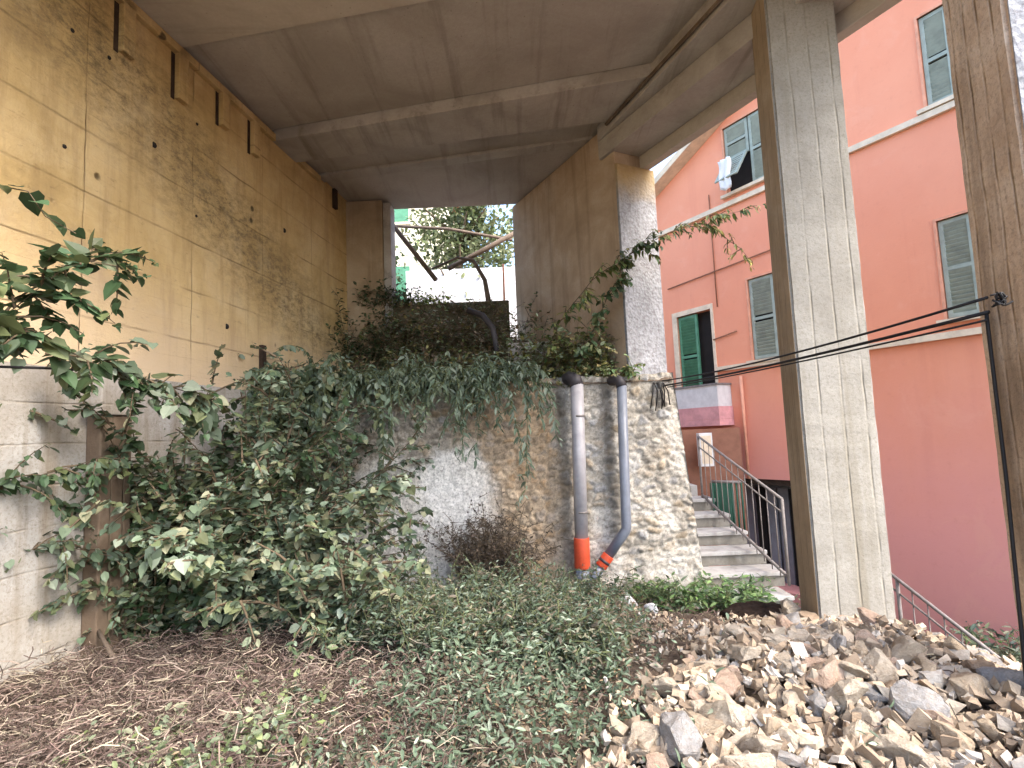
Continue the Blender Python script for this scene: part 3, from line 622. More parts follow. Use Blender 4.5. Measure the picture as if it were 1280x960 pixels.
# ------------------------------------------------------------------ stone retaining wall
X0, X1 = -3.3, 2.28
def masonry(name, m, x0, x1, z0, z1, cell=(0.135, 0.095), res=0.016):
    nx, nz = int((x1-x0)/res), int((z1-z0)/res)
    x = np.linspace(x0, x1, nx); z = np.linspace(z0, z1, nz); Xg, Zg = np.meshgrid(x, z, indexing='ij')
    wx = Xg + .085*(fbm(Xg*5, Zg*5)-.5)*2; wz = Zg + .075*(fbm(Xg*5+50, Zg*5+9)-.5)*2
    gx, gzz = wx/cell[0], wz/cell[1]; ix, iz = np.floor(gx).astype(int), np.floor(gzz).astype(int)
    d1 = np.full(Xg.shape, 9.); d2 = np.full(Xg.shape, 9.); idc = np.zeros(Xg.shape, int)
    for dx in (-1, 0, 1):
        for dz in (-1, 0, 1):
            cx, cz = ix+dx, iz+dz; r1 = _lat[cx*7 % 256, cz*13 % 256]; r2 = _lat[(cx*11+5) % 256, (cz*3+91) % 256]
            px_, pz_ = cx+.12+.76*r1, cz+.12+.76*r2; d = np.hypot((gx-px_), (gzz-pz_)*.9)
            nn = d < d1; d2 = np.where(nn, d1, np.minimum(d2, d)); idc = np.where(nn, (cx*131+cz*977) % 65536, idc); d1 = np.where(nn, d, d1)
    e = smooth(.03, .34, d2-d1+.25*(fbm(Xg*14, Zg*14)-.47))*smooth(.38, .50, fbm(Xg*4+70, Zg*4+20)+.12); h1 = (np.sin(idc*12.9898)*43758.5453) % 1; h2 = (np.sin(idc*78.233)*12543.123) % 1
    fine = fbm(Xg*22, Zg*22)-.47
    pal = np.array([(.40, .33, .25), (.34, .30, .25), (.46, .41, .34), (.27, .24, .20), (.38, .30, .21), (.36, .34, .32), (.50, .45, .38)])
    c = pal[(h1*7).astype(int) % 7]*(0.8+.4*h2)[..., None]
    mort = np.array((.44, .39, .32))*(1+.15*fine)[..., None]
    c = c*e[..., None]+mort*(1-e)[..., None]
    # warm zone in the middle, cooler grey to the right
    wz_ = smooth(-1.0, -.3, Xg)*(1-smooth(.5, .95, Xg+.2*(Zg-1.3)))
    c = c*(1+wz_[..., None]*np.array((.05, -.10, -.26))); gr = smooth(.5, .95, Xg+.2*(Zg-1.3)); c = c*(1+gr[..., None]*np.array((-.03, .01, .06)))
    # lime plaster left over on the wall
    pm = smooth(.40, .56, fbm(Xg*1.7+3, Zg*1.7+8)*.6 + .5*np.exp(-(((Xg+1.1)/.95)**4+((Zg-.95)/.95)**4))) * (1-smooth(-.5, -.1, Xg))
    pm2 = smooth(.42, .56, fbm(Xg*3+30, Zg*3+8)+.25*(fbm(Xg*17+3, Zg*17)-.47))*smooth(.35, .7, Xg)*.38
    pm = np.maximum(pm, pm2)
    pc = np.array((.92, .885, .82))*(1+.08*fine)[..., None]; c = c*(1-pm[..., None]*.92)+pc*pm[..., None]*.92
    disp = (.018*e*(.2+1.2*h2))*(1-.85*np.minimum(1, pm*1.4)) + .040*fine*(1-.45*pm) + rng.normal(0, .0022, Xg.shape) + .03*(fbm(Xg*3, Zg*3)-.47)
    for (xa_, wa_) in ((.60, .16), (1.17, .13)):       # pipe shadows painted into the stone colour, left of each pipe
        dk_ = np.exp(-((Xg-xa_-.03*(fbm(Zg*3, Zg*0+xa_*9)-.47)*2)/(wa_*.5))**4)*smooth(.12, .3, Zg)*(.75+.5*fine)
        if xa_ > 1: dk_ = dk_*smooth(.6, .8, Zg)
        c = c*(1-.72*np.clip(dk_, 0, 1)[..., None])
    y = -disp
    lean = .0
    shape = 0.0
    # the right end flares towards its foot
    fl_ = smooth(x1-1.2, x1, Xg)*(1-(Zg-z0)/(z1-z0)); Xo = Xg + .26*fl_*1.0
    topw = .05*(fbm(Xg*4+9, Xg*0+3)-.47)*2; Zo = Zg + topw*smooth(z1-.5, z1, Zg)
    V = np.stack([Xo, y, Zo], -1).reshape(-1, 3); ni, nj = Xg.shape
    I, J = np.meshgrid(np.arange(ni-1), np.arange(nj-1), indexing='ij'); a = (I*nj+J).ravel()
    F = np.stack([a, a+nj, a+nj+1, a+1], 1)
    return V, F, c.reshape(-1, 3), x, Xo, Zo, y
sw = empty('stone_wall', (0, WY, 0)); tag(sw, 'rough rubble stone terrace wall with leftover white plaster, two drain pipes running down it', 'wall')
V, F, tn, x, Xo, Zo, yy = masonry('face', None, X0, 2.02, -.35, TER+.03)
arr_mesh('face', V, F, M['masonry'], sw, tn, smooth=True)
# top cap (irregular) and right return
def retn():
    res = .03; n1, n2 = 60, 90; yv = np.linspace(0, 2.4, n1); zv = np.linspace(-.35, TER+.03, n2); Yg, Zg = np.meshgrid(yv, zv, indexing='ij')
    Xg = 2.02 + .26*(1-(Zg+.35)/(TER+.38)) - .25*Yg + .05*(fbm(Yg*8, Zg*8)-.47); Xg[0] = 2.02 + .26*(1-(Zg[0]+.35)/(TER+.38))
    V = np.stack([Xg, Yg-.01, Zg], -1).reshape(-1, 3); I, J = np.meshgrid(np.arange(n1-1), np.arange(n2-1), indexing='ij'); a = (I*n2+J).ravel()
    n_ = fbm(Yg*7, Zg*9); c = np.array((.42, .38, .33))*(0.6+.9*n_)[..., None]
    return V, np.stack([a, a+n2, a+n2+1, a+1], 1), c.reshape(-1, 3)
V, F, tn = retn(); arr_mesh('return_face', V, F, M['masonry'], sw, tn, smooth=True)
# terrace ground behind it
tx = np.linspace(-3.4, 2.1, 70); ty = np.linspace(WY-.03, 9.9, 50); XX, YY = np.meshgrid(tx, ty, indexing='ij')
ZZ = TER+.0+.10*(fbm(XX*3, YY*3)-.47)*2+.45*smooth(7.6, 9.2, YY)*(1-smooth(.3, 1.2, XX)); ZZ[:, 0] = TER-.05
XX = np.minimum(XX, 2.0-.25*(YY-WY))
V = np.stack([XX, YY, ZZ], -1).reshape(-1, 3); I, J = np.meshgrid(np.arange(69), np.arange(49), indexing='ij'); a = (I*50+J).ravel()
tg = arr_mesh('terrace_ground', V, np.stack([a, a+50, a+51, a+1], 1), M['ground'], smooth=True); tag(tg, kind='structure')

# ------------------------------------------------------------------ drain pipes on the stone wall
PY = WY-.16
def pp(px, py, Y=None): return atY(px, py, Y or PY)
d1 = empty('drain_pipe', pp(733, 745)); tag(d1, 'straight light grey plastic drain pipe with an orange coupling near its foot', 'pipe')
def rel(o, ps): return [p - o.location for p in ps]
mb = MB(); mb.tube(rel(d1, [pp(721, 480), pp(727, 676)]), .080, 20); mb.build('upper_pipe', M['pvc'], d1)
mb = MB(); mb.tube(rel(d1, [pp(726.8, 672), pp(728, 710)]), .094, 20); mb.build('coupling', M['orange'], d1, bevel=.006)
mb = MB(); mb.tube(rel(d1, [pp(728, 712.5), pp(730, 742)]), .080, 20); mb.build('lower_pipe', M['pvc2'], d1)
mb = MB(); mb.tube(rel(d1, [pp(730, 741), pp(731, 768)]), .075, 16); mb.build('foot', M['step'], d1)
a_ = pp(721, 481); mb = MB(); mb.tube(rel(d1, [a_+Vector((0, 0, -.02)), a_+Vector((-.015, .02, .06)), a_+Vector((-.06, .1, .10)), a_+Vector((-.16, .42, .06))]), .086, 16); mb.build('elbow', M['pvcdark'], d1)
for yq in (520, 640):
    a_ = pp(722+(yq-480)*.03, yq); mb = MB(); mb.tube(rel(d1, [a_+Vector((0, 0, -.012)), a_+Vector((0, 0, .012))]), .084, 20); mb.box(a_.x-d1.location.x-.02, .0, a_.z-d1.location.z-.012, a_.x-d1.location.x+.02, .17, a_.z-d1.location.z+.012); mb.build('bracket', M['rail'], d1)
d2 = empty('drain_pipe', pp(741, 735)); tag(d2, 'blue grey drain pipe bending at its foot towards the straight pipe, orange coupling there', 'pipe')
P0, P1, P2, P3 = pp(777, 482), pp(783, 662), pp(743, 720), pp(734, 734)
mb = MB(); mb.tube(rel(d2, [P0, P1+(P0-P1)*.012, P1+(P2-P1)*.03, P1+(P2-P1)*.55]), .060, 18); mb.build('upper_pipe', M['pvc2'], d2)
mb = MB(); mb.tube(rel(d2, [P1+(P2-P1)*.555, P1+(P2-P1)*.80]), .071, 18); mb.build('coupling', M['orange'], d2, bevel=.006)
mb = MB(); mb.tube(rel(d2, [P1+(P2-P1)*.66, P1+(P2-P1)*.71]), .0725, 18); mb.build('clamp', M['pvcdark'], d2)
mb = MB(); mb.tube(rel(d2, [P1+(P2-P1)*.805, P3]), .060, 18); mb.build('lower_pipe', M['pvc2'], d2)
mb = MB(); mb.tube(rel(d2, [P0+Vector((0, 0, -.02)), P0+Vector((-.015, .02, .06)), P0+Vector((-.06, .1, .09)), P0+Vector((-.18, .42, .05))]), .066, 16); mb.build('elbow', M['pvcdark'], d2)

# ------------------------------------------------------------------ cables
def cable(label, pts, r, sag=0.0):
    mb = MB(); path = []
    for i in range(len(pts)-1):
        A, B = pts[i], pts[i+1]
        for k in range(12): t = k/12; path.append(A.lerp(B, t)+Vector((0, 0, -sag*4*t*(1-t))))
    path.append(pts[-1]); mb.tube(path, r, 6); o = mb.build('cable', M['black']); tag(o, label, 'cable', 'black cables strung between the pier and the right pillar'); return o
anchor = lambda px, py: atY(px, py, 6.98)
c2p = Vector((c3.x+.02, c3.y+.12, 0))
far_a, near_a = anchor(828, 474), atY(1236, 372, 2.72)
cable('uppermost black cable from the pebbledash pier end to the right pillar', [anchor(828, 476), atY(1234, 372, 2.80)], .008, .05)
cable('middle black cable from the pebbledash pier end to the right pillar', [anchor(830, 482), atY(1236, 390, 2.80)], .010, .03)
cable('lowest and thinnest of the black cables from the pier end to the right pillar', [anchor(834, 484), atY(1234, 400, 2.80)], .006, .02)
o = cable('black cable hanging down the left edge of the right pillar', [atY(1233, 392, 2.86), atY(1258, 600, 2.84), atY(1284, 860, 2.80), atY(1288, 900, 2.82)], .009, 0); o['group'] = ''
del o['group']
o = cable('short black cable running in from the left edge behind the big leaves', [atY(-80, 456, 2.6), atY(52, 460, 3.0), atY(110, 463, 4.6)], .008, 0.0); del o['group']
mb = MB(); kq = atY(1252, 374, 2.53)
for k in range(6):
    mb.tube([kq+Vector((random.uniform(-.04, .035), random.uniform(-.02, .02), random.uniform(-.03, .03))) for _ in range(6)], .005, 5)
o = mb.build('cable_knot', M['black']); tag(o, 'tangled knot of black cable tied on the brown right pillar', 'cable')
mb = MB()
for k in range(7):
    a_ = anchor(822+random.uniform(-8, 10), 478); mb.tube([a_, a_+Vector((random.uniform(-.05, .05), -.05, -.12)), a_+Vector((random.uniform(-.08, .08), -.03, -.28-random.random()*.12))], .008, 5)
o = mb.build('cable_tail', M['black']); tag(o, 'frayed black cable ends dangling at the foot of the pebbledash pier end', 'cable')

# ------------------------------------------------------------------ leaves and plants
T_HEART = (np.array([(0, 0, 0), (-.30, -.06, .05), (-.44, .22, .08), (-.30, .60, .05), (0, 1.0, -.06), (.30, .60, .05), (.44, .22, .08), (.30, -.06, .05), (0, .45, -.03)], float),
           np.array([(0, 8, 1), (1, 8, 2), (2, 8, 3), (3, 8, 4), (4, 8, 5), (5, 8, 6), (6, 8, 7), (7, 8, 0)]))
T_LANCE = (np.array([(0, 0, 0), (-.15, .25, .04), (-.14, .6, .03), (0, 1.0, -.10), (.14, .6, .03), (.15, .25, .04), (0, .45, 0)], float),
           np.array([(0, 6, 1), (1, 6, 2), (2, 6, 3), (3, 6, 4), (4, 6, 5), (5, 6, 0)]))
T_OVAL = (np.array([(0, 0, 0), (-.27, .3, .05), (-.24, .7, .03), (0, 1.0, -.06), (.24, .7, .03), (.27, .3, .05), (0, .5, 0)], float),
          np.array([(0, 6, 1), (1, 6, 2), (2, 6, 3), (3, 6, 4), (4, 6, 5), (5, 6, 0)]))
def nrm(a): return a/np.maximum(np.linalg.norm(a, axis=-1, keepdims=True), 1e-6)
def leafmesh(name, pos, dr_, up, size, tmpl, pal, m, parent):
    pos, dr_, up, size = map(np.asarray, (pos, dr_, up, size)); n = len(pos); tv, tf = tmpl
    y = nrm(dr_); x = nrm(np.cross(y, up)); z = np.cross(x, y)
    V = pos[:, None] + size[:, None, None]*(tv[None, :, 0:1]*x[:, None]+tv[None, :, 1:2]*y[:, None]+tv[None, :, 2:3]*z[:, None])
    F = (tf[None]+(np.arange(n)*len(tv))[:, None, None]).reshape(-1, 3)
    pal = np.array(pal); k = rng.integers(0, len(pal), n); c = pal[k]*rng.uniform(.6, 1.45, (n, 1)); C = np.repeat(c, len(tv), 0)
    return arr_mesh(name, V.reshape(-1, 3), F, m, parent, C)
G_BLUE = [(.14, .19, .125), (.105, .15, .095), (.19, .245, .17), (.27, .315, .24), (.07, .105, .06), (.19, .215, .11), (.12, .15, .075), (.30, .30, .19), (.155, .21, .145)]
G_DARK = [(.035, .07, .028), (.05, .095, .042), (.03, .055, .022), (.075, .11, .05), (.10, .12, .05)]
G_WARM = [(.16, .18, .055), (.11, .14, .045), (.22, .20, .07), (.08, .10, .035), (.26, .21, .09)]
G_PALE = [(.22, .26, .17), (.17, .21, .12), (.28, .29, .19), (.13, .17, .08)]
G_BRIGHT = [(.13, .23, .07), (.09, .18, .06), (.17, .26, .10), (.08, .14, .06)]
G_DRY = [(.22, .15, .09), (.30, .21, .13), (.16, .11, .08), (.26, .20, .15)]
G_WEED = [(.10, .14, .09), (.07, .10, .06), (.15, .18, .12), (.05, .075, .045), (.20, .19, .13), (.15, .12, .09), (.19, .15, .11)]
def strands(starts, dirs, lens, droop, step, wob=.25):
    """returns list of polylines (np arrays)"""
    out = []
    for p, d, L in zip(starts, dirs, lens):
        p = np.array(p, float); d = nrm(np.array(d, float)); pts = [p.copy()]; n = max(3, int(L/step))
        for k in range(n):
            d = nrm(d + np.array((0, 0, -droop*step)) + rng.normal(0, wob, 3)*step**.5*.6); p = p + d*step; pts.append(p.copy())
        out.append(np.array(pts))
    return out
def plant(name, label, cat, base, S_, leaf, tmpl, pal, stem=.006, mat=None, every=1, group=None, per=2, hang=.4, sm=None, skip=0.1, flat=0.5):
    o = empty(name, base); tag(o, label, cat, group); b = np.array(base, float)
    mb = MB(); pos = []; dr_ = []; up = []; sz = []
    for s in S_:
        q = s-b; n = len(q)
        mb.tube([Vector(v) for v in q[::2 if n > 6 else 1]], [stem*(1-.7*i/max(1, len(q[::2 if n > 6 else 1])-1)) for i in range(len(q[::2 if n > 6 else 1]))], 4, cap=False)
        for i in range(1, n, every):
            t = q[i]-q[i-1]; t = t/np.linalg.norm(t); side = np.cross(t, (0, 0, 1)); side = side/max(np.linalg.norm(side), 1e-3)
            for k in range(per):
                if rng.random() < skip: continue
                sg = 1 if (k+i) % 2 else -1
                d = t*.5 + side*sg*rng.uniform(.5, 1.1) + rng.normal(0, .35, 3) + np.array((0, 0, -hang))
                pos.append(q[i]+rng.normal(0, .01, 3)); dr_.append(d); up.append(np.array((rng.normal(0, flat), -.35+rng.normal(0, flat), 1.0)))
                sz.append(leaf*rng.uniform(.35, 1.35)*(1 if i < n-2 else .7))
    mb.build('stem', sm or M['bark'], o); leafmesh('foliage', pos, dr_, up, sz, tmpl, pal, mat or M['leaf'], o); return o
def rnd(a, b): return rng.uniform(a, b)
# big leafy shrub at left centre, growing from the ground in front of the wall (px 150-470 / 460-850)
def bigshrub(name, label, px, py_base, Y, n, spread, hgt, leaf, pal, tmpl=T_HEART, lean=(0, 0), stem=.012, droop=1.2, z=None, per=2, minL=.5):
    p = atY(px, py_base, Y); base = (p.x, Y, z if z is not None else float(gz(p.x, Y))-.03)
    st_, di, le = [], [], []
    for k in range(n):
        a = rnd(0, 2*math.pi); r = rnd(.0, spread); st_.append((base[0]+r*.45*math.cos(a), base[1]+r*.3*math.sin(a), base[2]))
        di.append((math.cos(a)*r+lean[0], math.sin(a)*r*.7+lean[1], 1.0)); le.append(hgt*rnd(minL, 1.15))
    main = strands(st_, di, le, droop/hgt, .07, .3); tw = []
    for s in main:
        for i in range(3, len(s), 2):
            d = s[i]-s[i-1]; d = d/np.linalg.norm(d)+rng.normal(0, .8, 3); tw += strands([s[i]], [d], [rnd(.12, .42)], 1.0, .05, .3)
    o = plant(name, label, 'plant', base, main+tw, leaf, tmpl, pal, stem, per=3, skip=.2); return o
bigshrub('leafy_shrub', 'large blue green leafy shrub in front of the wall, middle of the left half', 300, 800, 5.3, 46, .8, 2.2, .085, G_BLUE, lean=(-.05, -.1))
bigshrub('leafy_shrub', 'blue green shrub with drooping shoots reaching in front of the white plaster', 345, 850, 4.9, 30, .33, 1.35, .085, G_BLUE, lean=(.05, -.1), droop=1.8)
bigshrub('leafy_shrub', 'loose shrub at the left end of the greenery, leaning over the brown concrete post', 165, 800, 4.75, 16, .45, 2.2, .08, G_BLUE+G_DARK, lean=(-.12, .0))
bigshrub('leafy_shrub', 'pale green shoots spilling out lowest at the front of the shrubs', 430, 880, 4.4, 22, .4, 1.0, .085, G_BLUE+G_PALE, T_OVAL, lean=(.0, -.1), droop=1.8)
bigshrub('leafy_shrub', 'tall loose shrub rising behind the others up to the terrace edge', 320, 760, 6.0, 34, .7, 2.7, .085, G_BLUE, T_OVAL, lean=(0, .05))
bigshrub('leafy_shrub', 'dark leafed shrub standing just right of the brown concrete post', 215, 800, 5.0, 26, .65, 2.45, .08, G_DARK+G_BLUE[:3], lean=(-.1, .0))
# creeper falling over the wall top
def hanging(name, label, pxa, pxb, n, L, leaf, pal, tmpl, Y=None, py=470, per=2, out=-.5, droop=3.0, hang=.8, group=None, zup=0.4, cat='plant'):
    Y = Y or WY-.05; c = atY((pxa+pxb)/2, py, Y); base = (c.x, Y+.25, TER)
    st_, di, le = [], [], []
    for k in range(n):
        p = atY(rnd(pxa, pxb), py, Y); st_.append((p.x, Y+rnd(.0, .35), TER+rnd(-.02, .1))); di.append((rnd(-.5, .5), out+rnd(-.4, .3), zup+rnd(0, .5)))
        u = (k+.5)/n; le.append(L*rnd(.25, 1.1)*(1.15 if rng.random() < .2 else .85))
    S_ = strands(st_, di, le, droop, .055, .35); tw = []
    for s in S_:
        for i in range(2, len(s), 3):
            d = s[i]-s[i-1]; d = d/np.linalg.norm(d)+rng.normal(0, .9, 3); tw += strands([s[i]], [d], [rnd(.1, .25)], 2.5, .05, .3)
    return plant(name, label, cat, base, S_+tw, leaf, tmpl, pal, .007, per=per, hang=hang, skip=.25, group=group, sm=M['stemg'])
hanging('creeper', 'green creeper spilling over the wall top above the white plaster', 455, 596, 84, 1.05, .105, G_BLUE[:4]+G_PALE[:2], T_LANCE)
hanging('creeper', 'tail of creeper hanging lowest beside the warm stones, left of the pipes', 592, 640, 40, 1.5, .10, G_BLUE[:4], T_LANCE)
hanging('creeper', 'thick blue green creeper on the wall top above the big shrub', 300, 450, 90, 1.9, .095, G_BLUE, T_OVAL)
hanging('creeper', 'creeper on the wall top reaching the ochre wall', 190, 350, 80, 1.9, .10, G_BLUE+G_DARK[:2], T_OVAL)
# terrace bushes
def bush(name, label, pxa, pxb, Y, z, n, h, leaf, pal, tmpl=T_OVAL, mat=None, skip=.2, step=.06, sm=None, per=2, spread=.6, hang=.2):
    a_, b_ = atY(pxa, 450, Y).x, atY(pxb, 450, Y).x; base = ((a_+b_)/2, Y, z)
    st_ = [(rnd(a_, b_), Y+rnd(-.2, .2), z-.03) for _ in range(n)]; di = [(rnd(-spread, spread), rnd(-spread, spread), 1) for _ in range(n)]
    S_ = strands(st_, di, [h*rnd(.4, 1.1) for _ in range(n)], .8, step, .5); tw = []
    for s in S_:
        for i in range(2, len(s), 2): tw += strands([s[i]], [rng.normal(0, 1, 3)+np.array((0, 0, .5))], [rnd(.08, .2)], 1, .05, .4)
    return plant(name, label, 'plant', base, S_+tw, leaf, tmpl, pal, .005, mat, per=per, skip=skip, sm=sm, hang=hang)
bush('terrace_bush', 'bluish bush along the terrace edge against the ochre wall', 190, 440, 7.3, TER, 70, .5, .085, G_BLUE+G_PALE)
bush('terrace_bush', 'dry brownish bush on the terrace in front of the low mossy wall', 440, 600, 7.6, TER, 90, .55, .07, G_DRY+G_WARM, mat=M['leaf_dry'])
bush('terrace_bush', 'olive green bush on the terrace edge at the middle of the wall top', 480, 640, 7.3, TER, 90, .5, .075, G_WARM+G_BLUE[:2])
bush('terrace_bush', 'dark shrub in the far corner left of the bright opening', 436, 500, 9.0, TER+.35, 60, 1.45, .075, G_DARK+[(.07, .075, .03)], spread=.2)
bush('terrace_bush', 'bright yellow green shrub on top of the low wall below the leaning pole', 500, 560, 9.35, atY(530, 385, 9.42).z, 50, .32, .07, [(.30, .38, .05), (.16, .24, .04), (.38, .42, .08)])
bush('terrace_bush', 'tangled olive and brown growth covering the face of the low mossy wall', 490, 650, 8.75, TER+.35, 110, 1.25, .07, G_WARM+G_DRY+G_PALE, spread=.25)
bush('terrace_bush', 'dark shrub on top of the low wall at its left end', 452, 520, 9.3, atY(480, 385, 9.4).z, 60, .5, .07, G_DARK)
bush('terrace_bush', 'thin growth along the right half of the low wall top', 560, 640, 9.2, atY(600, 392, 9.3).z, 50, .22, .05, G_WARM+G_DARK+G_DRY, spread=.5)
bush('terrace_bush', 'olive leafed bush above the two pipes in front of the pier wall', 660, 765, 7.25, TER, 80, .85, .085, G_WARM+G_PALE[:2], spread=.35)
bush('terrace_bush', 'pale thin bush between the grey block and the pier wall', 615, 700, 7.9, TER+.1, 50, .75, .055, G_PALE+G_DRY[:1], spread=.35)
hanging('creeper', 'small green creeper hanging over the wall edge right of the bent pipe', 765, 800, 9, .3, .08, G_BRIGHT+G_WARM, T_OVAL, py=470)
hanging('creeper', 'olive creeper hanging over the wall top between the pipes and the bush', 690, 760, 14, .25, .07, G_WARM, T_OVAL, py=470)
# long spray reaching right in front of the pier and the red house
def spray(name, label, pts, Y0, Y1, leaf, pal, n2=14, tl=.35, tmpl=T_LANCE, base=None, hang=.9, per=2, stem=.008, dens=.08):
    P_ = [atY(x, y, Y0+(Y1-Y0)*i/(len(pts)-1)) for i, (x, y) in enumerate(pts)]; path = []
    if pts[0][0] < 0:        # rooted in the ground just outside the view
        q0 = P_[0]; gx = q0.x-.45; P_ = [Vector((gx, q0.y-.15, float(gz(gx, q0.y))-.05)), Vector((gx+.02, q0.y-.08, (q0.z+.4)*.6))] + P_
    for i in range(len(P_)-1):
        m_ = max(2, int((P_[i+1]-P_[i]).length/dens))
        for k in range(m_): path.append(np.array(P_[i].lerp(P_[i+1], k/m_))+rng.normal(0, .006, 3))
    path.append(np.array(P_[-1])); path = np.array(path); S_ = [path]
    for k in range(n2):
        i = int(len(path)*(.15+.8*k/n2)); d = path[min(i+1, len(path)-1)]-path[i-1]; d = d/np.linalg.norm(d)
        S_ += strands([path[i]], [d*.6+rng.normal(0, .5, 3)], [tl*rnd(.4, 1.1)], 3.0, .05, .3)
    return plant(name, label, 'plant', tuple(base or P_[0]), S_, leaf, tmpl, pal, stem, per=per, hang=hang, skip=.2)
spray('climbing_branch', 'long thin branch with yellowing leaves reaching across the pebbledash pier to the red house',
      [(672, 472), (700, 400), (745, 345), (800, 310), (850, 285), (905, 268), (955, 256)], 7.1, 6.4, .115, G_WARM[:3]+[(.10, .13, .03), (.05, .10, .03)], 22, .34, per=4)
spray('climbing_branch', 'short dark leafed branch hanging in front of the pebbledash pier', [(715, 470), (760, 370), (790, 310), (825, 288)], 7.0, 6.6, .11, G_DARK, 22, .26, T_OVAL, per=3)
spray('climbing_branch', 'side shoot with yellow leaves hanging before the red house', [(860, 282), (895, 285), (925, 312), (938, 326)], 6.7, 6.6, .085, [(.34, .30, .07), (.16, .16, .04), (.24, .20, .06)], 8, .18, per=4)
# near branch with heart-shaped leaves, upper left
spray('heart_leaved_branch', 'near branch with large dark heart shaped leaves entering from the left edge', [(-90, 500), (-30, 420), (30, 375), (80, 335), (130, 325), (180, 345)], 2.6, 3.2, .10, G_DARK+[(.07, .13, .06)], 64, .40, T_HEART, hang=.3, stem=.008, dens=.05, per=3)
spray('heart_leaved_branch', 'topmost thin branch with a few heart shaped leaves at the left edge', [(-60, 250), (0, 232), (35, 240), (60, 270), (95, 292)], 2.5, 2.8, .13, G_DARK, 3, .14, T_HEART, hang=.5, per=1, dens=.14)
spray('heart_leaved_branch', 'near branch with leaves drooping across the cable at the left edge', [(-60, 420), (0, 400), (50, 420), (90, 440), (160, 470)], 2.5, 3.4, .11, G_DARK+G_BLUE[:1], 22, .34, T_HEART, hang=.6, dens=.07, per=3)
spray('heart_leaved_branch', 'branch of small dark leaves linking the left edge to the big shrub', [(60, 440), (130, 450), (200, 480), (270, 500)], 3.6, 4.6, .11, G_DARK+G_BLUE, 24, .45, T_HEART, hang=.4)
spray('heart_leaved_branch', 'thin leafy shoots crossing the pale plinth at mid height on the left', [(-60, 620), (0, 612), (60, 590), (120, 575), (190, 570)], 3.6, 4.4, .09, G_DARK+G_BLUE[:2], 30, .45, T_OVAL, per=3)
spray('heart_leaved_branch', 'sparse leafy shoots low on the left in front of the pale plinth', [(-60, 700), (0, 700), (60, 680), (120, 690), (170, 700)], 3.7, 4.5, .085, G_BLUE, 28, .4, T_OVAL, per=3)
# weed plants near the foot of the pipes and beside the stairs
bush('weed_clump', 'bright green weeds at the foot of the stone wall left of the stairs', 800, 935, 6.6, float(gz(1.9, 6.6)), 90, .42, .12, G_BRIGHT+G_BLUE[:1], T_LANCE, spread=.8, sm=M['stemg'])
bush('weed_clump', 'dark green weeds at the foot of the bent pipe', 745, 815, 6.6, float(gz(1.2, 6.6)), 40, .34, .10, G_DARK+G_BRIGHT[:1], T_LANCE, spread=.7, sm=M['stemg'])
bush('weed_clump', 'green shrubs at the foot of the red house beyond the railing', 1165, 1300, 6.6, -1.1, 70, .72, .11, G_PALE+G_BLUE+G_BRIGHT[:1], T_LANCE, spread=.6, sm=M['stemg'])
for (px_, py_, Y_, n_, h_, lab_) in ((470, 800, 5.6, 60, .42, 'bushy grey green weed below the left end of the plaster patch'), (560, 815, 5.3, 70, .40, 'bushy grey green weed in front of the dead bush'), (640, 850, 4.6, 80, .40, 'largest bushy weed in the middle of the ground below the pipes'),
        (560, 890, 4.1, 70, .36, 'low bushy weed at the middle of the lower edge, left of the largest weed'), (690, 900, 3.9, 70, .34, 'bluish bushy weed right beside the stone heap'), (700, 800, 5.6, 50, .34, 'thin bushy weed close to the foot of the straight pipe'), (480, 880, 4.3, 55, .30, 'straggling weed between brushwood and green ground cover')):
    P_ = atY(px_, py_, Y_); bush('weed_clump', lab_, px_-48, px_+48, Y_, float(gz(P_.x, Y_)), int(n_*1.5), h_*1.6, .055, G_WEED+G_BLUE[:4]+[(.16, .13, .09)], T_LANCE, spread=.7, skip=.1, step=.05, per=4, sm=M['stemg'])
bush('dead_bush', 'dark brown dead bush leaning on the stone wall between plaster and warm stones', 572, 636, 6.74, float(gz(-.3, 6.8))+.1, 170, 1.15, .04, [(.10, .07, .055), (.07, .05, .04), (.13, .095, .07)], mat=M['leaf_dry'], spread=.3, skip=.3)

# ------------------------------------------------------------------ ground cover (stuff)
def twigs(name, label, pts_fn, n, L, r, pal, kind='stuff', flat=.35, lift=.12, cat='brushwood'):
    V_ = []; F_ = []; C_ = []; pal = np.array(pal)
    for k in range(n):
        x, y = pts_fn(); z = float(gz(x, y))+abs(rng.normal(0, lift)); d = nrm(np.array((rng.normal(), rng.normal(), rng.normal()*flat+.1)))
        l = L*rnd(.4, 1.4); p = np.array((x, y, z)); a = nrm(np.cross(d, (0.1, 0.2, 1))); b = np.cross(d, a); rr = r*rnd(.5, 1.6); bend = rng.normal(0, .12, 3)*l
        base = len(V_); c = pal[rng.integers(len(pal))]*rnd(.6, 1.5)
        for q, t in enumerate((-.5, 0, .5)):
            cpt = p+d*l*t+(bend if q == 1 else 0); cpt[2] = max(cpt[2], z-.03-lift)
            for m_ in range(3):
                an = 2.094*m_; V_.append(cpt+(a*math.cos(an)+b*math.sin(an))*rr*(1-.3*t)); C_.append(c)
        for q in range(2):
            for m_ in range(3): F_.append((base+q*3+m_, base+q*3+(m_+1) % 3, base+q*3+3+(m_+1) % 3, base+q*3+3+m_))
    o = arr_mesh(name, np.array(V_), np.array(F_), M['twig'], None, np.array(C_)); tag(o, label, cat, kind=kind); return o
def reg_left():
    while True:
        x, y = rnd(-3.3, .5), rnd(1.6, 5.4)
        if x < -.2+ (2.4-y)*.0 + rng.normal(0, .25) and x > -3.5+.142*(y-4.7)+.0: return x, y
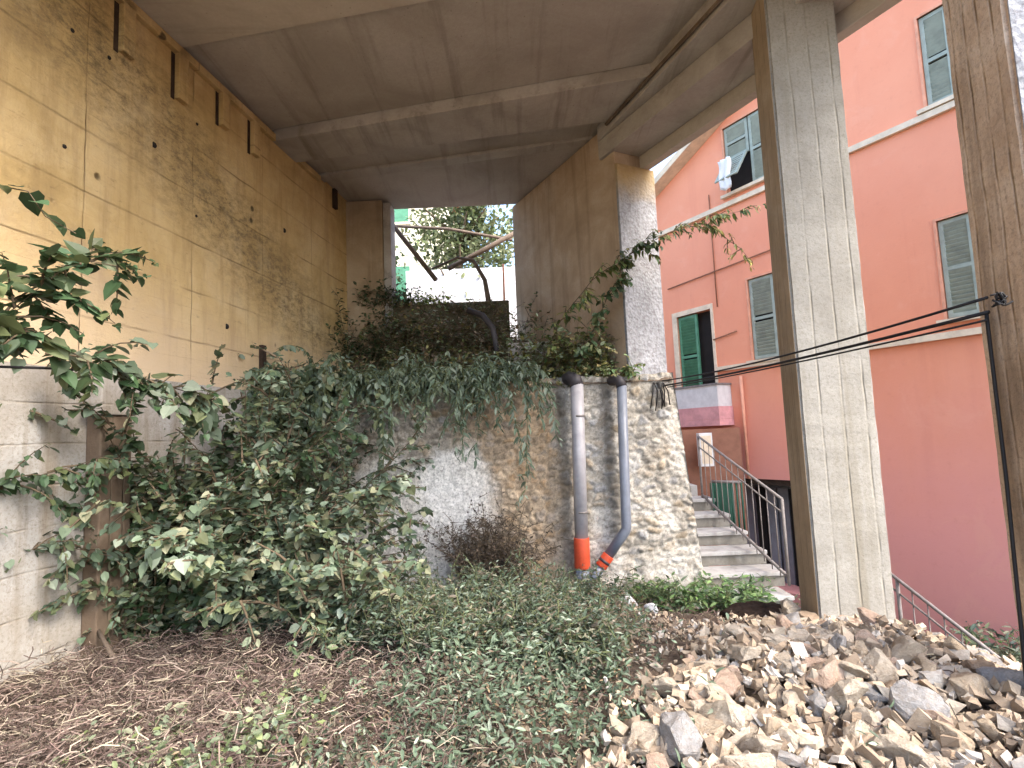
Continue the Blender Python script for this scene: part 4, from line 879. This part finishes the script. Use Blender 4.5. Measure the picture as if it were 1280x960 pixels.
TW = [(.11, .075, .063), (.17, .125, .105), (.075, .052, .043), (.26, .205, .17), (.13, .088, .078), (.06, .045, .036), (.32, .27, .20)]
twigs('dry_brushwood', 'tangle of dry purplish brown twigs covering the ground at the lower left', reg_left, 24000, .10, .0024, TW, lift=.08)
def reg_all(): return rnd(-.8, 3.0), rnd(2.0, 7.0)
twigs('dry_litter', 'thin dry stalks strewn over the ground before the stone wall', reg_all, 3500, .14, .0028, TW+[(.30, .25, .17)], lift=.03)
def cover(name, label, fn, n, h, leaf, pal, tmpl=T_OVAL, cat='weeds', per=7):
    pos, dr_, up, sz = [], [], [], []
    for k in range(n):
        x, y = fn(); z = float(gz(x, y)); hh = h*rnd(.3, 1.15)*(.25+1.5*float(vnoise(x*2.5, y*2.5))); ln = rng.normal(0, .25, 2)
        for q in range(per):
            t = (q+.5)/per; pos.append((x+ln[0]*t*hh, y+ln[1]*t*hh, z+hh*t)); dr_.append(rng.normal(0, 1, 3)*(1, 1, .5)+(0, 0, .35)); up.append((rng.normal(0, .4), rng.normal(0, .4)-.3, 1)); sz.append(leaf*rnd(.5, 1.3))
    o = leafmesh(name, pos, dr_, up, sz, tmpl, pal, M['leaf'], None); tag(o, label, cat, kind='stuff'); return o
def reg_weed():
    while True:
        x, y = rnd(-1.6, 1.1), rnd(2.2, 6.6)
        lo_ = -1.0+.12*(y-2.5)+(.35 if y > 5 else 0); hi_ = .22+(y-2.5)*.36
        if lo_+rng.normal(0, .2) < x < hi_+rng.normal(0, .12): return x, y
cover('ground_weeds', 'low grey green weeds covering the ground below the stone wall', reg_weed, 1100, .22, .034, G_WEED)
cover('ground_weeds', 'fine blue green weeds between the brushwood and the stone heap', lambda: (rng.normal(-.15, .45), rng.normal(3.3, .7)), 800, .34, .05, G_BLUE[:4]+G_WEED[:2], T_LANCE)
cover('sparse_weeds', 'a few yellowish green sprouts in the dry brushwood', lambda: (rng.normal(-1.5, .35), rng.normal(2.9, .35)), 170, .2, .045, G_PALE+[(.2, .24, .1)], T_OVAL)
cover('sparse_weeds', 'green grass tufts on the bank beyond the stone heap', lambda: (rng.uniform(3.2, 6.5), rng.uniform(4.5, 8.0)), 2200, .35, .09, G_PALE+G_BLUE[:2], T_LANCE)
cover('withered_weeds', 'brown withered weeds mixed into the green ground cover', reg_weed, 1000, .26, .03, G_DRY+[(.12, .085, .065)], T_LANCE)

# ------------------------------------------------------------------ broken stone heap
def rockmesh(k, elong=(1, .7, .5)):
    r_ = random.Random(100+k); bm = bmesh.new()
    for _ in range(20):
        v = Vector((r_.uniform(-1, 1), r_.uniform(-1, 1), r_.uniform(-1, 1))); m_ = max(abs(v.x), abs(v.y), abs(v.z)); v = v/m_*r_.uniform(.75, 1)
        bm.verts.new((v.x*.5*elong[0], v.y*.5*elong[1], v.z*.5*elong[2]))
    res = bmesh.ops.convex_hull(bm, input=bm.verts[:])
    for v in [v for v in bm.verts if not v.link_faces]: bm.verts.remove(v)
    bmesh.ops.dissolve_limit(bm, angle_limit=R(12), verts=bm.verts[:], edges=bm.edges[:])
    bmesh.ops.bevel(bm, geom=bm.edges[:], offset=.022, segments=1, affect='EDGES')
    bmesh.ops.triangulate(bm, faces=bm.faces[:]); bmesh.ops.subdivide_edges(bm, edges=[e for e in bm.edges if e.calc_length() > .25], cuts=1)
    bmesh.ops.triangulate(bm, faces=bm.faces[:]); bmesh.ops.subdivide_edges(bm, edges=[e for e in bm.edges if e.calc_length() > .16], cuts=1)
    from mathutils import noise as mn
    for v in bm.verts:
        q = v.co*4.0 + Vector((k*3.1, 0, 0)); v.co += Vector((mn.noise(q), mn.noise(q+Vector((9, 0, 0))), mn.noise(q+Vector((0, 9, 0)))))*.05 + Vector((r_.gauss(0, 1), r_.gauss(0, 1), r_.gauss(0, 1)))*.006
    me = bpy.data.meshes.new('stone'); bm.to_mesh(me); bm.free(); return me
RM0 = [rockmesh(k, random.choice([(1, .75, .42), (1, .6, .5), (1, .85, .6), (1, .55, .3), (.9, .9, .35)])) for k in range(22)]
RM = {}
for cn, cm in ROCKS.items():
    RM[cn] = []
    for q_ in RM0: w_ = q_.copy(); w_.materials.append(cm); RM[cn].append(w_)
GRP = 'broken stones heaped round the foot of the grey pillar'
def heap_z(x, y):
    w = 1.0
    return float(gz(x, y)) + .16*max(0.0, float(fbm(x*2.2+4, y*2.2+9))-.3)*2
def in_heap(x, y): return .12+(y-2.4)*.86+.12*math.sin(y*5) < x and x < 3.25-.12*max(0, y-3.8)+.08*math.sin(y*7) and y < 4.95 and not (c1.x-.1 < x < c1.x+w1+.1 and c1.y-.02 < y < c1.y+.55)
placed = []
def put_stone(x, y, s, name='broken_stone', label='jagged tan or grey broken stone in the heap at the foot of the grey pillar', group=GRP, z=None, rot=None, mesh=None, col='tan'):
    o = bpy.data.objects.new(name, mesh or random.choice(RM[col])); COL.objects.link(o)
    o.scale = (s, s*random.uniform(.8, 1.15), s*random.uniform(.8, 1.2))
    o.rotation_euler = rot or (random.gauss(0, .6), random.gauss(0, .6), random.uniform(0, 6.28))
    o.location = (x, y, (heap_z(x, y) if z is None else z)+s*.17); tag(o, label, 'stone', group); return o
tries = 0; HS = []
while len(placed) < 294 and tries < 60000:
    tries += 1; x, y = rnd(.2, 3.8), rnd(1.7, 4.95)
    if not in_heap(x, y): continue
    s = rnd(.10, .16) if rng.random() < .5 else rnd(.16, .25)
    if any((x-a)**2+(y-b)**2 < (.29*(s+c))**2 for a, b, c in placed): continue
    placed.append((x, y, s)); cn = random.choices(['tan', 'cream', 'brown', 'grey', 'pinkish'], [30, 36, 9, 9, 16])[0]; HS.append((put_stone(x, y, s, col=cn), cn, s, x, y))
cls = {}
for o, cn, s, x, y in HS:
    size = 'small' if s < .13 else 'middling' if s < .19 else 'large'
    row = 'front' if y < 2.9 else 'middle' if y < 3.9 else 'back'; lo2 = .12+(y-2.4)*.86; u = (x-lo2)/(3.35-lo2); colm = 'left' if u < .34 else 'centre' if u < .67 else 'right'
    cls.setdefault((size, cn, row, colm), []).append((x/max(y, .1), o))
ORD = ['leftmost', 'second', 'third', 'fourth', 'fifth', 'sixth', 'seventh', 'eighth', 'ninth', 'tenth', 'eleventh', 'twelfth', 'thirteenth']
for (size, cn, row, colm), v in cls.items():
    v.sort(key=lambda t: t[0])
    for i, (_, o) in enumerate(v):
        o['label'] = f'{size} {cn} broken stone at the {row} {colm} of the heap' + ('' if len(v) == 1 else (', leftmost such one' if i == 0 else f', {ORD[i]} such from the left'))
for (px, py, Y, s, lab, cn) in ((1265, 898, 2.95, .24, 'squared grey stone block lying at the right edge of the heap', 'grey'), (1135, 868, 3.25, .32, 'long tan slab of stone leaning in the middle of the heap', 'tan'),
        (1060, 915, 2.85, .25, 'big squarish tan block low in the heap, left of the grey slabs', 'cream'), (1150, 920, 2.7, .28, 'large pale grey slab at the bottom right of the heap', 'grey'),
        (790, 925, 2.75, .20, 'rounded tan boulder at the lower left end of the heap', 'tan'), (990, 800, 4.05, .30, 'wide tan stone right in front of the pillar foot', 'pinkish')):
    p = atY(px, py, Y); put_stone(p.x, p.y, s, label=lab, group=None, z=float(gz(p.x, p.y))+.05, col=cn)
for px, py, Y, s, lab in ((785, 778, 5.9, .26, 'white lump of plaster lying in the weeds below the pipes'), (815, 772, 6.0, .16, 'small white stone beside the larger plaster lump below the pipes'), (700, 735, 6.5, .14, 'pale stone at the foot of the warm stone wall')):
    p = atY(px, py, Y); o = put_stone(p.x, p.y, s, 'plaster_lump', lab, None, z=float(gz(p.x, p.y))+.08, mesh=RM0[3].copy()); o.data.materials.append(M['white'])
# small fragments
def fragments(n, fn, smin, smax, name, label, pal, cat='rubble'):
    tv = np.array([(-1, -.8, -.6), (1, -.7, -.5), (.8, .9, -.6), (-.9, .8, -.5), (-.6, -.5, .6), (.7, -.4, .5), (.4, .6, .7), (-.5, .5, .4)])*.5
    tf = np.array([(0, 3, 2, 1), (4, 5, 6, 7), (0, 1, 5, 4), (1, 2, 6, 5), (2, 3, 7, 6), (3, 0, 4, 7)])
    V_, F_, C_ = [], [], []; pal = np.array(pal)
    for k in range(n):
        x, y = fn(); s = rnd(smin, smax)*(1 if rng.random() < .8 else 1.5); q = rng.normal(size=4); q /= np.linalg.norm(q); w, a, b, c = q
        Rm = np.array([[1-2*(b*b+c*c), 2*(a*b-c*w), 2*(a*c+b*w)], [2*(a*b+c*w), 1-2*(a*a+c*c), 2*(b*c-a*w)], [2*(a*c-b*w), 2*(b*c+a*w), 1-2*(a*a+b*b)]])
        v = (tv*rng.uniform(.6, 1.3, (8, 3))*(1, .8, .6)*s) @ Rm.T + (x, y, heap_z(x, y)+s*.15+abs(rng.normal(0, .02)))
        F_.append(tf+len(V_)*8); V_.append(v); C_.append(np.tile(pal[rng.integers(len(pal))]*rnd(.7, 1.2), (8, 1)))
    o = arr_mesh(name, np.concatenate(V_), np.concatenate(F_), M['gravel'], None, np.concatenate(C_)); tag(o, label, cat, kind='stuff')
RP = [(.44, .355, .26), (.39, .30, .21), (.49, .42, .33), (.33, .26, .19), (.42, .39, .35), (.28, .215, .155)]
def reg_heap():
    while True:
        x, y = rnd(.1, 3.9), rnd(1.7, 5.0)
        if in_heap(x-rng.normal(0, .12)+.05, y): return x, y
fragments(6500, reg_heap, .02, .085, 'stone_fragments', 'small chips and fragments filling the gaps of the broken stone heap', RP)
def reg_mid():
    return rng.normal(1.3, .55), rng.normal(4.3, .6)
fragments(900, reg_mid, .015, .05, 'scattered_chips', 'stone chips scattered over the soil before the stairs', RP+[(.2, .14, .1)])
fragments(700, lambda: (rnd(-1, 2.3), WY-.12-abs(rng.normal(0, .16))), .02, .07, 'scattered_chips', 'chips fallen along the foot of the stone wall', RP)
# dark soil lump right of the weeds
p = atY(955, 785, 5.2); bm = bmesh.new(); bmesh.ops.create_icosphere(bm, subdivisions=4, radius=1)
for v in bm.verts:
    q = v.co.copy(); n_ = float(fbm(q.x*3+5, q.y*3+q.z*2)); v.co = Vector((q.x*.34, q.y*.25, q.z*.15))*(.7+.6*n_)
me = bpy.data.meshes.new('soil_heap'); bm.to_mesh(me); bm.free(); o = link('soil_heap', me, M['soil']); o.location = (p.x, p.y, float(gz(p.x, p.y))+.04); tag(o, 'dark lump of soil between the weeds and the grey pillar', 'soil')
mb = MB(); a_ = atZ(118, 800, .55); b_ = atZ(152, 842, .52); mb.tube([a_+Vector((0, 0, .12)), b_], [.012, .02], 6); o = mb.build('broken_stick', M['wood']); tag(o, 'pale broken stick lying at the foot of the brown concrete post', 'stick')

# ------------------------------------------------------------------ on the terrace
p = atY(662, 445, 8.3); blk = MB(); blk.box(-.32, -.2, 0, .32, .25, .62); o = blk.build('concrete_block', M['beam'], None, .03); o.location = (p.x, 8.3, TER+.08); tag(o, 'grey concrete block on the terrace at the foot of the pier wall', 'block')
mb = MB(); mb.tube([atY(585, 388, 8.3), atY(603, 394, 8.2), atY(616, 410, 8.1), atY(622, 442, 8.0)], .045, 12); o = mb.build('black_hose', M['pvcdark']); tag(o, 'thick black plastic hose bending down over the low wall', 'hose')

# ------------------------------------------------------------------ beyond the opening
def pole(name, label, pts, r, m, cat='pole'):
    P_ = [atY(x, y, Y) for x, y, Y in pts]; mb = MB(); mb.tube(P_, r, 8); o = mb.build(name, m); tag(o, label, cat); return o
pole('leaning_pole', 'dark pole leaning across the left of the bright opening', [(486, 275, 9.9), (545, 350, 9.8)], .045, M['wood'])
pole('dead_branch', 'bent dead branch rising over the low wall in the opening', [(612, 384, 9.6), (606, 350, 9.7), (592, 326, 9.8), (572, 322, 9.9), (540, 336, 10.0)], [.05, .04, .036, .025, .02], M['wood'], 'branch')
pole('timber_rail', 'thin grey rail crossing the opening under the pale house', [(482, 282, 10.4), (560, 286, 10.6), (640, 300, 10.8)], .03, M['wood'], 'rail')
pole('timber_brace', 'grey timber slanting up to the right edge of the opening', [(560, 336, 10.6), (600, 315, 10.6), (650, 288, 10.6)], .05, M['wood'], 'timber')
pole('rusty_post', 'thin reddish post at the right side of the opening', [(629, 330, 10.2), (631, 400, 10.2)], .02, M['peach'], 'post')
pb = empty('pale_house', (0, 0, 0)); tag(pb, 'pale yellow house with green shutters seen through the opening', 'house')
a_, b_ = atY(440, 300, 19), atY(548, 300, 19)
mb = MB(); mb.box(a_.x-4, 19, 1, b_.x, 27, 12); mb.build('wall', M['paleb'], pb)
g0, g1 = atY(493, 278, 19), atY(512, 250, 19)
for k in range(-2, 3):
    for j in range(2):
        x_ = g0.x+k*1.9; z_ = g0.z-j*2.9
        if x_+.6 > b_.x: continue
        f = empty('window'); f.parent = pb
        mb = MB(); mb.box(x_, 18.96, z_, x_+.5, 18.995, z_+1.3); mb.build('shutter', M['shutter_g'], f)
        mb = MB(); mb.box(x_-.08, 18.95, z_-.1, x_+.58, 18.998, z_-.01); mb.build('sill', M['cream'], f)
mb = MB(); mb.box(a_.x-4.3, 18.6, 12.003, b_.x+.4, 27.4, 12.3); mb.build('roof', M['tile'], pb)
fw = MB(); a_, b_ = atY(560, 345, 13.0), atY(680, 345, 13.0); fw.box(a_.x-1, 13, 2, b_.x+.6, 13.25, atY(600, 335, 13).z); o = fw.build('garden_wall', M['white']); tag(o, 'white garden wall seen low through the opening', 'wall')
def tree(name, label, base, H, rad, n, leaf, pal):
    o = empty(name, base); tag(o, label, 'tree'); rad = np.array(rad, float)
    mb = MB(); mb.tube([(0, 0, -.2), (.1, 0, H*.3), (-.05, .1, H*.62), (.05, 0, H*.85)], [.16, .13, .08, .03], 8)
    mb.build('trunk', M['bark'], o)
    for k in range(9):
        a = rnd(0, 6.28); z = H*rnd(.3, .75); mb = MB(); e = np.array((math.cos(a)*rad[0]*.8, math.sin(a)*rad[1]*.8, z+rad[2]*.4)); mb.tube([(0, 0, z), tuple(e*.5+np.array((0, 0, z*.5))), tuple(e)], [.06, .04, .015], 5); mb.build('limb', M['bark'], o)
    cl_ = rng.normal(0, .42, (46, 3))*rad + (0, 0, H*.68); pos = cl_[rng.integers(46, size=n)]+rng.normal(0, .16, (n, 3))*rad
    leafmesh('crown', pos, rng.normal(0, 1, (n, 3)), rng.normal(0, .6, (n, 3))+(0, 0, 1), rng.uniform(.6, 1.3, n)*leaf, T_OVAL, pal, M['leaf'], o); return o
tb = atY(572, 300, 13.6); tree('garden_tree', 'light green tree outside the opening against the bright sky', (tb.x, 13.8, 3.6), 5.0, (1.35, 1.3, 1.7), 5200, .13, [(.20, .23, .11), (.14, .18, .07), (.26, .28, .15)])
tb = atY(420, 300, 16); tree('garden_tree', 'dark tree beyond the far corner hidden by the wall stub', (tb.x, 17, 3.6), 5.0, (1.6, 1.3, 1.7), 3000, .14, G_DARK)
